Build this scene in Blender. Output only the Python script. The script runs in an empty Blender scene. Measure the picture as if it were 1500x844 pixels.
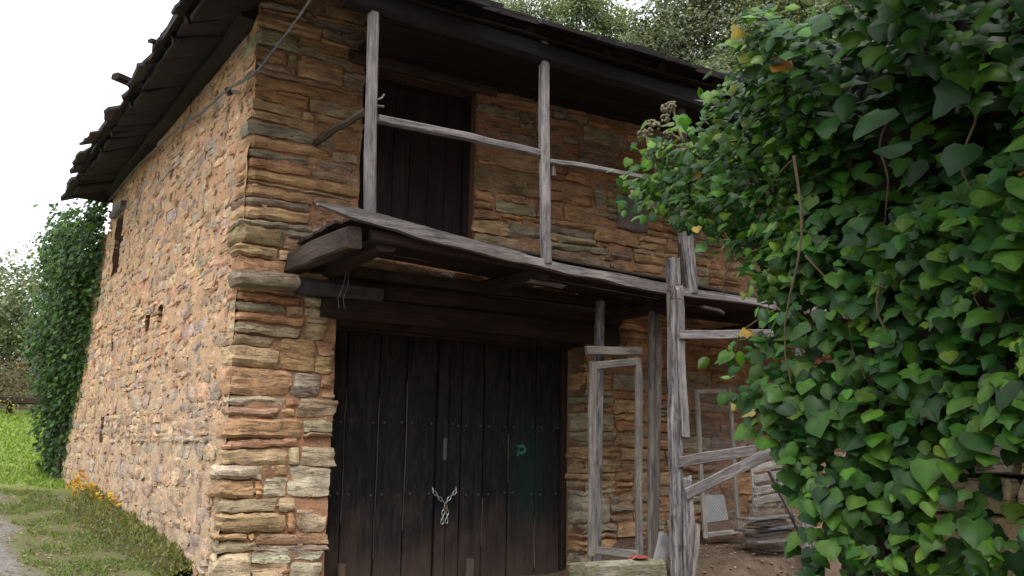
import bpy, math, random
import numpy as np
from mathutils import Vector, Matrix

SC = bpy.context.scene
COL = SC.collection
rng = random.Random(11)
R = math.radians

# ------------------------------------------------------------------ camera
CAM = np.array([-2.7335, -9.9096, 1.28])
RIGHT = Vector((0.84966086, -0.5270224, 0.01799475))
UP = Vector((-0.1052053, -0.13597527, 0.98511044))
FWD = Vector((0.51672842, 0.83890293, 0.17097841))
cd = bpy.data.cameras.new('camera')
cam = bpy.data.objects.new('camera', cd)
COL.objects.link(cam)
cam.matrix_world = Matrix(((RIGHT.x, UP.x, -FWD.x, CAM[0]), (RIGHT.y, UP.y, -FWD.y, CAM[1]),
                           (RIGHT.z, UP.z, -FWD.z, CAM[2]), (0, 0, 0, 1)))
cd.sensor_width = 36.0
cd.lens = 33.72
cd.clip_start = 0.05
cd.clip_end = 2000
SC.camera = cam

# ------------------------------------------------------------------ sky, sun, exposure
SUN_EL, SUN_AZ = R(58), R(215)          # high, behind the camera and to its left
w = bpy.data.worlds.new('World')
SC.world = w
w.use_nodes = True
nt = w.node_tree
nt.nodes.clear()
sky = nt.nodes.new('ShaderNodeTexSky')
sky.sky_type = 'NISHITA'
sky.sun_disc = False
sky.sun_elevation = SUN_EL
sky.sun_rotation = SUN_AZ
sky.dust_density = 4.0
hs = nt.nodes.new('ShaderNodeHueSaturation')
hs.inputs['Saturation'].default_value = 0.12
hs.inputs['Value'].default_value = 1.0
mixw = nt.nodes.new('ShaderNodeMix')
mixw.data_type = 'RGBA'
mixw.inputs[0].default_value = 0.7      # cloud layer over the clear sky
mixw.inputs[7].default_value = (6.6, 6.75, 7.0, 1)
bg = nt.nodes.new('ShaderNodeBackground')
bg.inputs['Strength'].default_value = 0.12
out = nt.nodes.new('ShaderNodeOutputWorld')
nt.links.new(sky.outputs[0], hs.inputs['Color'])
nt.links.new(hs.outputs[0], mixw.inputs[6])
nt.links.new(mixw.outputs[2], bg.inputs['Color'])
nt.links.new(bg.outputs[0], out.inputs['Surface'])

sd = bpy.data.lights.new('sun', 'SUN')
sd.energy = 0.9
sd.angle = R(25)
sd.color = (1.0, 0.97, 0.92)
sun = bpy.data.objects.new('sun', sd)
COL.objects.link(sun)
sdir = Vector((math.sin(SUN_AZ) * math.cos(SUN_EL), math.cos(SUN_AZ) * math.cos(SUN_EL), math.sin(SUN_EL)))
sun.rotation_euler = sdir.to_track_quat('Z', 'Y').to_euler()

SC.view_settings.view_transform = 'Standard'
SC.view_settings.look = 'None'
SC.view_settings.exposure = 1.4
SC.view_settings.gamma = 1.0
SC.view_settings.use_curve_mapping = False
SC.render.engine = 'CYCLES'
SC.cycles.max_bounces = 6
SC.cycles.diffuse_bounces = 4
SC.cycles.transmission_bounces = 4
SC.cycles.use_denoising = True

# ------------------------------------------------------------------ noise (numpy value noise)
def _hash(i, j, k, s):
    h = (i.astype(np.int64) * 374761393 + j.astype(np.int64) * 668265263 + k.astype(np.int64) * 2147483647 + s * 974634721) & 0xffffffff
    h = ((h ^ (h >> 13)) * 1274126177) & 0xffffffff
    h = (h ^ (h >> 16)) & 0xffff
    return h / 32767.5 - 1.0

def vnoise(p, seed=0):
    p = np.asarray(p, float)
    f = np.floor(p)
    t = p - f
    t = t * t * (3 - 2 * t)
    i, j, k = f[:, 0], f[:, 1], f[:, 2]
    o = 0
    for a in (0, 1):
        wa = t[:, 0] if a else 1 - t[:, 0]
        for b in (0, 1):
            wb = t[:, 1] if b else 1 - t[:, 1]
            for c in (0, 1):
                wc = t[:, 2] if c else 1 - t[:, 2]
                o = o + wa * wb * wc * _hash(i + a, j + b, k + c, seed)
    return o

def fbm(p, seed=0, oct=3):
    p = np.asarray(p, float)
    s, a = 0, 1.0
    for n in range(oct):
        s = s + a * vnoise(p, seed + n * 7)
        p = p * 2.03
        a *= 0.5
    return s

def smooth(a, b, x):
    t = np.clip((np.asarray(x, float) - a) / (b - a), 0, 1)
    return t * t * (3 - 2 * t)

# ------------------------------------------------------------------ object helpers
WM = {}

def link(o, parent=None, world=None):
    COL.objects.link(o)
    wm = world if world is not None else Matrix.Identity(4)
    if parent is not None:
        o.parent = parent
        o.matrix_basis = WM[parent.name].inverted() @ wm
    else:
        o.matrix_basis = wm
    WM[o.name] = wm.copy()
    return o

def thing(name, label, cat, loc=(0, 0, 0), group=None):
    o = bpy.data.objects.new(name, None)
    o.empty_display_size = 0.2
    link(o, None, Matrix.Translation(loc))
    o['label'] = label
    o['category'] = cat
    if group:
        o['group'] = group
    return o

def tag(o, label=None, cat=None, group=None, kind=None):
    if label: o['label'] = label
    if cat: o['category'] = cat
    if group: o['group'] = group
    if kind: o['kind'] = kind
    return o

def mesh(name, verts, faces, mat, smoothang=None, tint=None):
    me = bpy.data.meshes.new(name)
    v = verts.tolist() if isinstance(verts, np.ndarray) else verts
    f = faces.tolist() if isinstance(faces, np.ndarray) else faces
    me.from_pydata(v, [], f)
    if mat is not None:
        me.materials.append(mat)
    if smoothang is not None:
        me.polygons.foreach_set('use_smooth', np.ones(len(me.polygons), bool))
        if smoothang < 180:
            me.set_sharp_from_angle(angle=R(smoothang))
    if tint is not None:
        at = me.color_attributes.new('tint', 'FLOAT_COLOR', 'POINT')
        t = np.asarray(tint, float)
        if t.ndim == 1:
            t = np.tile(t, (len(me.vertices), 1))
        c = np.ones((len(t), 4))
        c[:, :3] = t[:, :3]
        at.data.foreach_set('color', c.ravel())
    me.update()
    return me

def obj(name, me, parent=None, world=None):
    return link(bpy.data.objects.new(name, me), parent, world)

def centred(name, verts, faces, mat, parent, smoothang=None, tint=None):
    v = np.asarray(verts, float)
    c = (v.min(0) + v.max(0)) / 2
    return obj(name, mesh(name, v - c, faces, mat, smoothang, tint), parent, Matrix.Translation(Vector(c)))

class Batch:
    def __init__(s): s.v, s.f, s.t, s.n = [], [], [], 0
    def add(s, v, f, t=None):
        v = np.asarray(v, float)
        s.v.append(v)
        s.f.extend([tuple(int(i) + s.n for i in q) for q in f])
        if t is not None:
            ta = np.asarray(t, float)
            s.t.append(ta if ta.ndim == 2 else np.tile(ta[:3], (len(v), 1)))
        s.n += len(v)
    def build(s, name, mat, parent=None, smoothang=None):
        v = np.concatenate(s.v)
        t = np.concatenate(s.t) if s.t else None
        return obj(name, mesh(name, v, s.f, mat, smoothang, t), parent)

# ------------------------------------------------------------------ materials
def newmat(name):
    m = bpy.data.materials.new(name)
    m.use_nodes = True
    n = m.node_tree
    b = n.nodes['Principled BSDF']
    return m, n, b

def N(n, t, **k):
    x = n.nodes.new(t)
    for a, v in k.items():
        setattr(x, a, v)
    return x

def noise(n, vec, scale, detail=4, rough=0.55, dist=0.0):
    x = N(n, 'ShaderNodeTexNoise')
    x.inputs['Scale'].default_value = scale
    x.inputs['Detail'].default_value = detail
    x.inputs['Roughness'].default_value = rough
    x.inputs['Distortion'].default_value = dist
    n.links.new(vec, x.inputs['Vector'])
    return x.outputs['Fac']

def ramp(n, fac, lo, hi, a=0.0, b=1.0):
    x = N(n, 'ShaderNodeMapRange')
    x.inputs['From Min'].default_value = lo
    x.inputs['From Max'].default_value = hi
    x.inputs['To Min'].default_value = a
    x.inputs['To Max'].default_value = b
    n.links.new(fac, x.inputs['Value'])
    return x.outputs['Result']

def mix(n, fac, a, b, blend='MIX'):
    x = N(n, 'ShaderNodeMix', data_type='RGBA', blend_type=blend)
    for s, v in ((0, fac), (6, a), (7, b)):
        if isinstance(v, (int, float)):
            x.inputs[s].default_value = v
        elif isinstance(v, tuple):
            x.inputs[s].default_value = (*v, 1)
        else:
            n.links.new(v, x.inputs[s])
    return x.outputs[2]

def math_(n, op, a, b=None):
    x = N(n, 'ShaderNodeMath', operation=op)
    for s, v in ((0, a), (1, b)):
        if v is None: continue
        if isinstance(v, (int, float)): x.inputs[s].default_value = v
        else: n.links.new(v, x.inputs[s])
    return x.outputs[0]

def scaled(n, vec, s):
    x = N(n, 'ShaderNodeVectorMath', operation='MULTIPLY')
    n.links.new(vec, x.inputs[0])
    x.inputs[1].default_value = s
    return x.outputs[0]

def bump(n, b, h, strength, dist=0.01):
    x = N(n, 'ShaderNodeBump')
    x.inputs['Strength'].default_value = strength
    x.inputs['Distance'].default_value = dist
    n.links.new(h, x.inputs['Height'])
    n.links.new(x.outputs[0], b.inputs['Normal'])

def tint_of(n):
    x = N(n, 'ShaderNodeAttribute', attribute_name='tint')
    return x.outputs['Color']

def pos_of(n):
    return N(n, 'ShaderNodeNewGeometry').outputs['Position']

def stone_mat(name, layer=(3.2, 3.2, 9), clay=0.35, moss=False):
    m, n, b = newmat(name)
    p = pos_of(n)
    c = tint_of(n)
    big = noise(n, p, 3.1, 4)
    c = mix(n, 1.0, c, mix(n, ramp(n, big, .3, .7), (0.62, 0.6, 0.58), (1.3, 1.27, 1.2)), 'MULTIPLY')
    lay = noise(n, scaled(n, p, layer), 1.6, 5, 0.6, 0.6)
    c = mix(n, 1.0, c, mix(n, ramp(n, lay, .32, .68), (0.74, 0.72, 0.7), (1.24, 1.22, 1.18)), 'MULTIPLY')
    fine = noise(n, p, 70, 4, .65)
    c = mix(n, 1.0, c, mix(n, ramp(n, fine, .3, .7), (0.72, 0.72, 0.72), (1.25, 1.25, 1.25)), 'MULTIPLY')
    lich = noise(n, p, 9, 5, .62)
    c = mix(n, ramp(n, lich, .6, .72, 0, .55), c, (0.33, 0.32, 0.24))
    rust = noise(n, scaled(n, p, (1, 1, 2.2)), 4.3, 5, .6)
    c = mix(n, ramp(n, rust, .57, .74, 0, .42), c, (0.42, 0.22, 0.10))
    cl = noise(n, p, 13, 6, .7)
    c = mix(n, ramp(n, cl, .64 - .12 * clay, .76 - .12 * clay, 0, clay), c, (0.52, 0.29, 0.16))
    crack = noise(n, scaled(n, p, (1.2, 1.2, 11)), 2.0, 6, .62, .5)
    ck = ramp(n, math_(n, 'ABSOLUTE', math_(n, 'SUBTRACT', crack, .5)), 0, .011)
    c = mix(n, ck, mix(n, 1.0, c, (.6, .57, .54), 'MULTIPLY'), c)
    if moss:
        z = N(n, 'ShaderNodeSeparateXYZ')
        n.links.new(p, z.inputs[0])
        mz = math_(n, 'SUBTRACT', noise(n, p, 5, 5, .7), math_(n, 'MULTIPLY', z.outputs[2], .16))
        c = mix(n, ramp(n, mz, .42, .58, 0, .6), c, (0.10, 0.11, 0.03))
    n.links.new(c, b.inputs['Base Color'])
    b.inputs['Roughness'].default_value = .82
    b.inputs['Specular IOR Level'].default_value = .25
    h = math_(n, 'ADD', math_(n, 'MULTIPLY', lay, 1.0), math_(n, 'ADD', math_(n, 'MULTIPLY', fine, .35), math_(n, 'MULTIPLY', ck, .5)))
    bump(n, b, h, .85, .018)
    return m

def mortar_mat(name, c1, c2, c3, low=None):
    m, n, b = newmat(name)
    p = pos_of(n)
    f1 = noise(n, p, 2.3, 5, .6)
    f2 = noise(n, p, 14, 6, .68)
    f3 = noise(n, p, 60, 4, .7)
    c = mix(n, ramp(n, f1, .38, .62), c1, c2)
    if low:
        z = N(n, 'ShaderNodeSeparateXYZ')
        n.links.new(p, z.inputs[0])
        k = math_(n, 'ADD', math_(n, 'MULTIPLY', z.outputs[2], .42), math_(n, 'MULTIPLY', f1, 1.2))
        c = mix(n, ramp(n, k, .9, 2.0, .85, 0), c, low)
    c = mix(n, ramp(n, f2, .5, .66, 0, .8), c, c3)
    c = mix(n, 1.0, c, mix(n, ramp(n, f3, .3, .7), (.68, .66, .64), (1.28, 1.28, 1.26)), 'MULTIPLY')
    vo = N(n, 'ShaderNodeTexVoronoi')
    vo.inputs['Scale'].default_value = 22
    n.links.new(p, vo.inputs['Vector'])
    chip = ramp(n, vo.outputs['Distance'], .2, .42)
    rnd = N(n, 'ShaderNodeSeparateColor')
    n.links.new(vo.outputs['Color'], rnd.inputs[0])
    sel = ramp(n, rnd.outputs[0], .62, .66)
    c = mix(n, math_(n, 'MULTIPLY', sel, math_(n, 'SUBTRACT', 1, chip)), c, mix(n, rnd.outputs[1], (.26, .2, .16), (.46, .38, .29)))
    n.links.new(c, b.inputs['Base Color'])
    b.inputs['Roughness'].default_value = .92
    b.inputs['Specular IOR Level'].default_value = .15
    h = math_(n, 'ADD', f2, math_(n, 'MULTIPLY', f3, .5))
    bump(n, b, h, .9, .02)
    return m

def wood_mat(name, c1, c2, crackc, low=None, ridge=.6, rough=.8, green=None, fleck=None):
    """grain runs along the object's own Z"""
    m, n, b = newmat(name)
    tc = N(n, 'ShaderNodeTexCoord').outputs['Object']
    oi = N(n, 'ShaderNodeObjectInfo')
    add = N(n, 'ShaderNodeVectorMath', operation='ADD')
    n.links.new(tc, add.inputs[0])
    cx = N(n, 'ShaderNodeCombineXYZ')
    n.links.new(math_(n, 'MULTIPLY', oi.outputs['Random'], 37.0), cx.inputs[0])
    n.links.new(math_(n, 'MULTIPLY', oi.outputs['Random'], 11.0), cx.inputs[2])
    n.links.new(cx.outputs[0], add.inputs[1])
    v = add.outputs[0]
    g1 = noise(n, scaled(n, v, (34, 34, 1.1)), 1.0, 5, .6, .5)
    g2 = noise(n, scaled(n, v, (120, 120, 3)), 1.0, 4, .6)
    bl = noise(n, scaled(n, v, (5, 5, 1.4)), 1.0, 4, .6)
    c = mix(n, ramp(n, g1, .3, .7), c1, c2)
    c = mix(n, 1.0, c, mix(n, ramp(n, bl, .3, .7), (.6, .6, .6), (1.35, 1.33, 1.3)), 'MULTIPLY')
    c = mix(n, ramp(n, oi.outputs['Random'], 0, 1, 0, .35), c, mix(n, 1.0, c, (.6, .55, .52), 'MULTIPLY'))
    c = mix(n, ramp(n, g2, .56, .7, 0, .85), c, crackc)
    p = pos_of(n)
    if fleck:
        fk = noise(n, scaled(n, v, (22, 22, 4)), 1.0, 5, .7)
        c = mix(n, ramp(n, fk, .47, .62, 0, .85), c, fleck)
    if low:
        z = N(n, 'ShaderNodeSeparateXYZ')
        n.links.new(p, z.inputs[0])
        k = math_(n, 'SUBTRACT', math_(n, 'ADD', math_(n, 'MULTIPLY', g1, .8), math_(n, 'MULTIPLY', noise(n, p, 2.2, 4), 1.3)), math_(n, 'MULTIPLY', z.outputs[2], .75))
        c = mix(n, ramp(n, k, .55, 1.2, 0, .7), c, low)
    if green:
        d = N(n, 'ShaderNodeVectorMath', operation='DISTANCE')
        n.links.new(scaled(n, p, (1, 1, .42)), d.inputs[0])
        d.inputs[1].default_value = (green[0], green[1], green[2] * .42)
        k = math_(n, 'ADD', d.outputs['Value'], math_(n, 'MULTIPLY', math_(n, 'SUBTRACT', g1, .5), .35))
        c = mix(n, ramp(n, k, .10, .36, .5, 0), c, (.006, .045, .034))
    n.links.new(c, b.inputs['Base Color'])
    b.inputs['Roughness'].default_value = rough
    b.inputs['Specular IOR Level'].default_value = .25
    h = math_(n, 'ADD', g1, math_(n, 'MULTIPLY', g2, -.6))
    bump(n, b, h, ridge, .008)
    return m

def leaf_mat(name, rough=.4, trans=.3, spec=.2):
    m, n, b = newmat(name)
    p = pos_of(n)
    c = tint_of(n)
    f = noise(n, p, 28, 3)
    c = mix(n, 1.0, c, mix(n, ramp(n, f, .3, .7), (.75, .78, .8), (1.25, 1.2, 1.1)), 'MULTIPLY')
    n.links.new(c, b.inputs['Base Color'])
    b.inputs['Roughness'].default_value = rough
    b.inputs['Specular IOR Level'].default_value = spec
    tr = N(n, 'ShaderNodeBsdfTranslucent')
    n.links.new(mix(n, 1.0, c, (1.3, 1.5, .5), 'MULTIPLY'), tr.inputs['Color'])
    ms = N(n, 'ShaderNodeMixShader')
    ms.inputs[0].default_value = trans
    o = n.nodes['Material Output']
    n.links.new(b.outputs[0], ms.inputs[1])
    n.links.new(tr.outputs[0], ms.inputs[2])
    n.links.new(ms.outputs[0], o.inputs['Surface'])
    bump(n, b, noise(n, p, 90, 2), .12, .004)
    return m

def plain_mat(name, c1, c2, scale=12, rough=.8, metal=0, bmp=.3, spec=.3):
    m, n, b = newmat(name)
    p = pos_of(n)
    f = noise(n, p, scale, 5, .62)
    n.links.new(mix(n, ramp(n, f, .32, .68), c1, c2), b.inputs['Base Color'])
    b.inputs['Roughness'].default_value = rough
    b.inputs['Metallic'].default_value = metal
    b.inputs['Specular IOR Level'].default_value = spec
    bump(n, b, noise(n, p, scale * 4, 4), bmp, .006)
    return m

M_STONE = stone_mat('schist', clay=.5)
M_RUBBLE = stone_mat('rubble', layer=(6, 6, 12), clay=.85)
M_MOSSY = stone_mat('mossy_stone', layer=(3, 3, 18), clay=.2, moss=True)
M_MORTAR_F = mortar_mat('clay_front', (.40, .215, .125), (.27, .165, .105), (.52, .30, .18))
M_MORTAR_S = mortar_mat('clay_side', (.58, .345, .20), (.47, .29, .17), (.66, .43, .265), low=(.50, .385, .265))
M_SLATE = plain_mat('slate', (.022, .021, .024), (.06, .056, .058), 6, .8)
M_SLATE_SHADE = plain_mat('shaded_slate', (.010, .009, .011), (.026, .022, .024), 7, .85)  # slate darkened in colour for the shade under the side eave
M_ROOFWOOD = wood_mat('roof_wood', (.012, .010, .010), (.026, .020, .018), (.005, .004, .004))
M_DARKDOOR = wood_mat('door_wood', (.0075, .0075, .0095), (.019, .018, .020), (.003, .003, .003), low=(.085, .058, .042), green=(3.98, .42, 1.05), fleck=(.030, .026, .027))
M_BDOOR = wood_mat('balcony_door_wood', (.012, .008, .009), (.028, .018, .017), (.004, .003, .003))
M_GREY = wood_mat('weathered_wood', (.135, .125, .13), (.30, .285, .28), (.03, .027, .03), ridge=1.0, fleck=(.085, .075, .078))
M_GREYDARK = wood_mat('patchy_wood', (.11, .10, .11), (.30, .285, .28), (.02, .018, .022), ridge=1.0, fleck=(.024, .022, .03))
M_SCREEN = wood_mat('screen_wood', (.14, .125, .11), (.26, .24, .215), (.03, .026, .024), ridge=.7, fleck=(.075, .07, .08))
M_PALE = wood_mat('pale_wood', (.24, .225, .20), (.42, .40, .37), (.07, .06, .055), ridge=.6, fleck=(.2, .185, .165))
M_SEAM = wood_mat('seam_wood', (.06, .05, .048), (.17, .15, .14), (.012, .01, .01), ridge=.5)
M_WEDGE = wood_mat('wedge_wood', (.08, .06, .05), (.16, .125, .10), (.03, .02, .02), ridge=.6)
M_JOIST = wood_mat('joist_wood', (.036, .027, .022), (.080, .058, .046), (.012, .009, .008), ridge=.9)
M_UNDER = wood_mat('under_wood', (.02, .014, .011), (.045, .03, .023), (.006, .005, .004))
M_METAL = plain_mat('galvanised', (.35, .38, .37), (.6, .62, .6), 60, .42, .8, .1)
M_IRON = plain_mat('iron', (.02, .02, .022), (.06, .05, .05), 40, .6, .5, .2)
M_CABLE = plain_mat('cable_sheath', (.07, .07, .08), (.14, .14, .155), 20, .5)
M_LEAF = leaf_mat('ivy_leaf')
M_TREELEAF = leaf_mat('tree_leaf', .5, .3, .35)
M_BARK = plain_mat('bark', (.05, .04, .032), (.12, .1, .08), 9, .9, 0, .8)
M_STEM = plain_mat('ivy_stem', (.05, .035, .02), (.1, .07, .035), 20, .8)
M_CORE_SHADE = plain_mat('shaded_core', (.008, .006, .005), (.022, .017, .012), 14, .95)  # near-black wall core colour, stands in for deep shade behind the ivy
M_YOUNG = plain_mat('young_stem', (.12, .085, .03), (.17, .13, .05), 20, .7)
M_BERRY = plain_mat('berries', (.12, .10, .06), (.22, .19, .12), 30, .8)

# ------------------------------------------------------------------ shape helpers
def box_vf(x0, x1, y0, y1, z0, z1):
    v = [(x0, y0, z0), (x1, y0, z0), (x1, y1, z0), (x0, y1, z0), (x0, y0, z1), (x1, y0, z1), (x1, y1, z1), (x0, y1, z1)]
    f = [(0, 3, 2, 1), (4, 5, 6, 7), (0, 1, 5, 4), (1, 2, 6, 5), (2, 3, 7, 6), (3, 0, 4, 7)]
    return np.array(v, float), f

def timber_vf(L, w, d, seg=10, wob=.006, bend=0.0, taper=1.0, rag=.012, seed=0, round_=.22):
    """a worn beam along +Z from 0 to L; section w (x) by d (y), corners worn off"""
    r = random.Random(seed)
    c = min(w, d) * round_
    sec = [(-w/2 + c, -d/2), (w/2 - c, -d/2), (w/2, -d/2 + c), (w/2, d/2 - c), (w/2 - c, d/2), (-w/2 + c, d/2), (-w/2, d/2 - c), (-w/2, -d/2 + c)]
    sec = np.array(sec)
    V = []
    for i in range(seg + 1):
        t = i / seg
        k = 1 + (taper - 1) * t
        pts = np.zeros((8, 3))
        pts[:, :2] = sec * k
        pts[:, 2] = t * L
        V.append(pts)
    V = np.concatenate(V)
    tt = V[:, 2] / L
    q = np.stack([V[:, 0] * 9 + seed, V[:, 1] * 9, V[:, 2] * 3.0], 1)
    V[:, 0] += wob * vnoise(q, seed) + bend * np.sin(tt * math.pi)
    V[:, 1] += wob * vnoise(q + 31, seed)
    ax = np.stack([tt * 2.3 + seed * 1.7, tt * 0, tt * 0], 1)
    V[:, 0] += wob * 1.2 * vnoise(ax, seed + 3)
    V[:, 1] += wob * 1.2 * vnoise(ax, seed + 4)
    for i in range(8):
        V[i, 2] -= r.uniform(0, rag)
        V[-8 + i, 2] += r.uniform(-rag, rag)
    F = []
    for i in range(seg):
        for j in range(8):
            a, b = i * 8 + j, i * 8 + (j + 1) % 8
            F.append((a, b, b + 8, a + 8))
    F.append(tuple(range(7, -1, -1)))
    F.append(tuple(seg * 8 + j for j in range(8)))
    return V, F

def frame_matrix(p0, p1, up=(0, 0, 1)):
    a, b = Vector(p0), Vector(p1)
    z = (b - a).normalized()
    u = Vector(up)
    if abs(z.dot(u)) > .95:
        u = Vector((0, 1, 0))
    x = u.cross(z).normalized()
    if abs(Vector(up).dot(z)) > .95:
        x = Vector((1, 0, 0)) - z * z.x
        x.normalize()
    y = z.cross(x)
    return Matrix(((x.x, y.x, z.x, a.x), (x.y, y.y, z.y, a.y), (x.z, y.z, z.z, a.z), (0, 0, 0, 1))), (b - a).length

_ts = [100]
def timber(name, p0, p1, w, d, mat, parent, **k):
    """w across, d through (for uprights: w along X, d along Y; for rails: w horizontal, d vertical)"""
    _ts[0] += 1
    m, L = frame_matrix(p0, p1)
    v, f = timber_vf(L, w, d, seed=_ts[0], **k)
    return obj(name, mesh(name, v, f, mat, 40), parent, m)

def tube_vf(pts, r0, r1=None, n=6, cap=True):
    pts = [Vector(p) for p in pts]
    r1 = r0 if r1 is None else r1
    V, F = [], []
    prev = None
    for i, p in enumerate(pts):
        d = (pts[min(i + 1, len(pts) - 1)] - pts[max(i - 1, 0)]).normalized()
        if prev is None:
            u = Vector((0, 0, 1)) if abs(d.z) < .9 else Vector((1, 0, 0))
            x = d.cross(u).normalized()
        else:
            x = (prev - d * prev.dot(d)).normalized()
        prev = x
        y = d.cross(x)
        r = r0 + (r1 - r0) * i / max(1, len(pts) - 1)
        for j in range(n):
            a = 2 * math.pi * j / n
            V.append(p + x * (r * math.cos(a)) + y * (r * math.sin(a)))
    for i in range(len(pts) - 1):
        for j in range(n):
            a, b = i * n + j, i * n + (j + 1) % n
            F.append((a, b, b + n, a + n))
    if cap:
        F.append(tuple(range(n - 1, -1, -1)))
        F.append(tuple((len(pts) - 1) * n + j for j in range(n)))
    return np.array([tuple(v) for v in V]), F

def rock_vf(c, size, seed, nseg=4, amp=.14, flat=1.0):
    """an uneven block: a subdivided box with its corners knocked off"""
    V, F, idx = [], [], {}
    def vid(p):
        k = tuple(np.round(p, 4))
        if k not in idx:
            idx[k] = len(V)
            V.append(p)
        return idx[k]
    g = np.linspace(-1, 1, nseg + 1)
    for ax in range(3):
        for s in (-1, 1):
            for i in range(nseg):
                for j in range(nseg):
                    q = []
                    for (a, b) in ((g[i], g[j]), (g[i+1], g[j]), (g[i+1], g[j+1]), (g[i], g[j+1])):
                        p = [0, 0, 0]
                        p[ax] = s
                        p[(ax+1) % 3] = a
                        p[(ax+2) % 3] = b
                        q.append(vid(tuple(p)))
                    F.append(tuple(q if s > 0 else q[::-1]))
    P = np.array(V, float)
    rr = np.linalg.norm(P, axis=1, keepdims=True)
    P = P * (1 - .16 * (rr - 1))
    P += amp * np.stack([vnoise(P * 1.7 + seed * 3.3 + o, seed) for o in (0, 11, 23)], 1)
    return P * np.array(size) / 2 + np.array(c), F

# ------------------------------------------------------------------ ground
def terrain(x, y):
    x = np.asarray(x, float); y = np.asarray(y, float)
    z = -.14 + .058 * np.clip(y, 0, 13) - .24 * (1 - smooth(-1.2, 1.6, y))
    z = z + .20 * np.clip(y - 12.5, 0, 7.5) * (1 - smooth(3, 9, x)) + .06 * np.clip(y - 20, 0, 60)
    z = z - .02 * np.clip(-3 - x, 0, 20)
    z = z + .85 * np.clip(-13.6 - y - .25 * np.clip(-x - 5, 0, 60), 0, 30)  # unseen bank behind the camera, added to block low sky light
    z = z + .55 * np.clip(x - 11, 0, 24) * (1 - smooth(2, 12, y))  # unseen rise at right, steepened to keep light off the pen
    z = z + np.clip(x - 12, 0, 40) * .24 * smooth(2, 14, y) + np.clip(y - 19, 0, 70) * .24 * smooth(4, 16, x)
    z = z + .52 * smooth(4.3, 5.1, x) * smooth(-1.75, -1.2, y) * (1 - smooth(9, 11, x)) * (1 - smooth(0, 2, y))
    z = z + .02 * fbm(np.stack([x * 1.3, y * 1.3, x * 0], -1).reshape(-1, 3), 5).reshape(z.shape) * (1 - smooth(40, 80, np.hypot(x, y)))
    z = z + .8 * vnoise(np.stack([x * .09, y * .09, x * 0 + 4], -1).reshape(-1, 3), 9).reshape(z.shape) * smooth(16, 40, np.hypot(x, y))
    return z

def axis(lo, hi, fine0, fine1, step):
    a = list(np.arange(fine0, fine1 + 1e-6, step))
    s, x = step, fine0
    left = []
    while x > lo:
        s *= 1.22
        x -= s
        left.append(x)
    s, x = step, fine1
    right = []
    while x < hi:
        s *= 1.22
        x += s
        right.append(x)
    return np.array(left[::-1] + a + right)

def build_ground():
    xs = axis(-500, 500, -4, 8, .14)
    ys = axis(-500, 500, -9, 22, .16)
    X, Y = np.meshgrid(xs, ys, indexing='ij')
    Z = terrain(X, Y)
    v = np.stack([X, Y, Z], -1).reshape(-1, 3)
    ny = len(ys)
    i, j = np.meshgrid(np.arange(len(xs) - 1), np.arange(ny - 1), indexing='ij')
    a = (i * ny + j).ravel()
    f = np.stack([a, a + ny, a + ny + 1, a + 1], 1)
    m, n, b = newmat('ground')
    p = pos_of(n)
    s = N(n, 'ShaderNodeSeparateXYZ')
    n.links.new(p, s.inputs[0])
    f1 = noise(n, p, .9, 6, .65)
    f2 = noise(n, p, 9, 6, .7)
    f3 = noise(n, p, 45, 4, .7)
    grass = mix(n, ramp(n, f2, .35, .65), (.14, .23, .03), (.25, .34, .07))
    grass = mix(n, ramp(n, f1, .35, .6), grass, (.24, .28, .07))
    dirt = mix(n, ramp(n, f2, .35, .65), (.075, .05, .035), (.16, .115, .085))
    path = mix(n, ramp(n, f3, .4, .62), (.16, .145, .135), (.29, .275, .26))
    path = mix(n, ramp(n, f2, .52, .62), path, (.15, .115, .09))
    # gravel path runs along the side of the house, grass verge by the wall, dirt before the front
    e = math_(n, 'ADD', s.outputs[0], math_(n, 'ADD', math_(n, 'MULTIPLY', s.outputs[1], -.035), math_(n, 'MULTIPLY', math_(n, 'SUBTRACT', f1, .5), 1.0)))
    gp = ramp(n, e, -1.75, -1.5)
    verge = mix(n, ramp(n, f2, .44, .58), mix(n, ramp(n, f3, .4, .6), (.11, .085, .06), (.19, .15, .11)), mix(n, ramp(n, f3, .4, .6), (.08, .13, .02), (.17, .22, .05)))
    near = mix(n, gp, path, verge)
    far = math_(n, 'ADD', s.outputs[1], math_(n, 'MULTIPLY', math_(n, 'SUBTRACT', f1, .5), 3.5))
    c = mix(n, ramp(n, far, 10.0, 12.0), near, grass)
    brown = mix(n, ramp(n, f2, .35, .65), (.09, .075, .04), (.16, .14, .07))
    c = mix(n, ramp(n, far, 19.2, 20.6), c, brown)
    fr = math_(n, 'MULTIPLY', ramp(n, s.outputs[0], .0, .5), ramp(n, s.outputs[1], 12.0, 10.0))
    c = mix(n, fr, c, dirt)
    n.links.new(c, b.inputs['Base Color'])
    b.inputs['Roughness'].default_value = .95
    b.inputs['Specular IOR Level'].default_value = .15
    bump(n, b, math_(n, 'ADD', f2, math_(n, 'MULTIPLY', f3, .7)), .9, .03)
    o = obj('ground', mesh('ground', v, f, m, 180))
    tag(o, kind='structure')
build_ground()

# ------------------------------------------------------------------ the stone house
house = thing('stone_house', 'two-storey rubble stone house with ragged slate roof and old timber balcony', 'house', (0, 0, 0))
EXT_X, EXT_Y = 9.6, 12.6
BARN = (1.12, 4.50, -.6, 2.72)
BDOOR = (1.30, 2.80, 3.55, 5.70)
PATCH = (5.02, 5.50, 4.30, 4.74)

def lean(z): return .0018 * np.clip(z, 0, 9) ** 2

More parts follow.
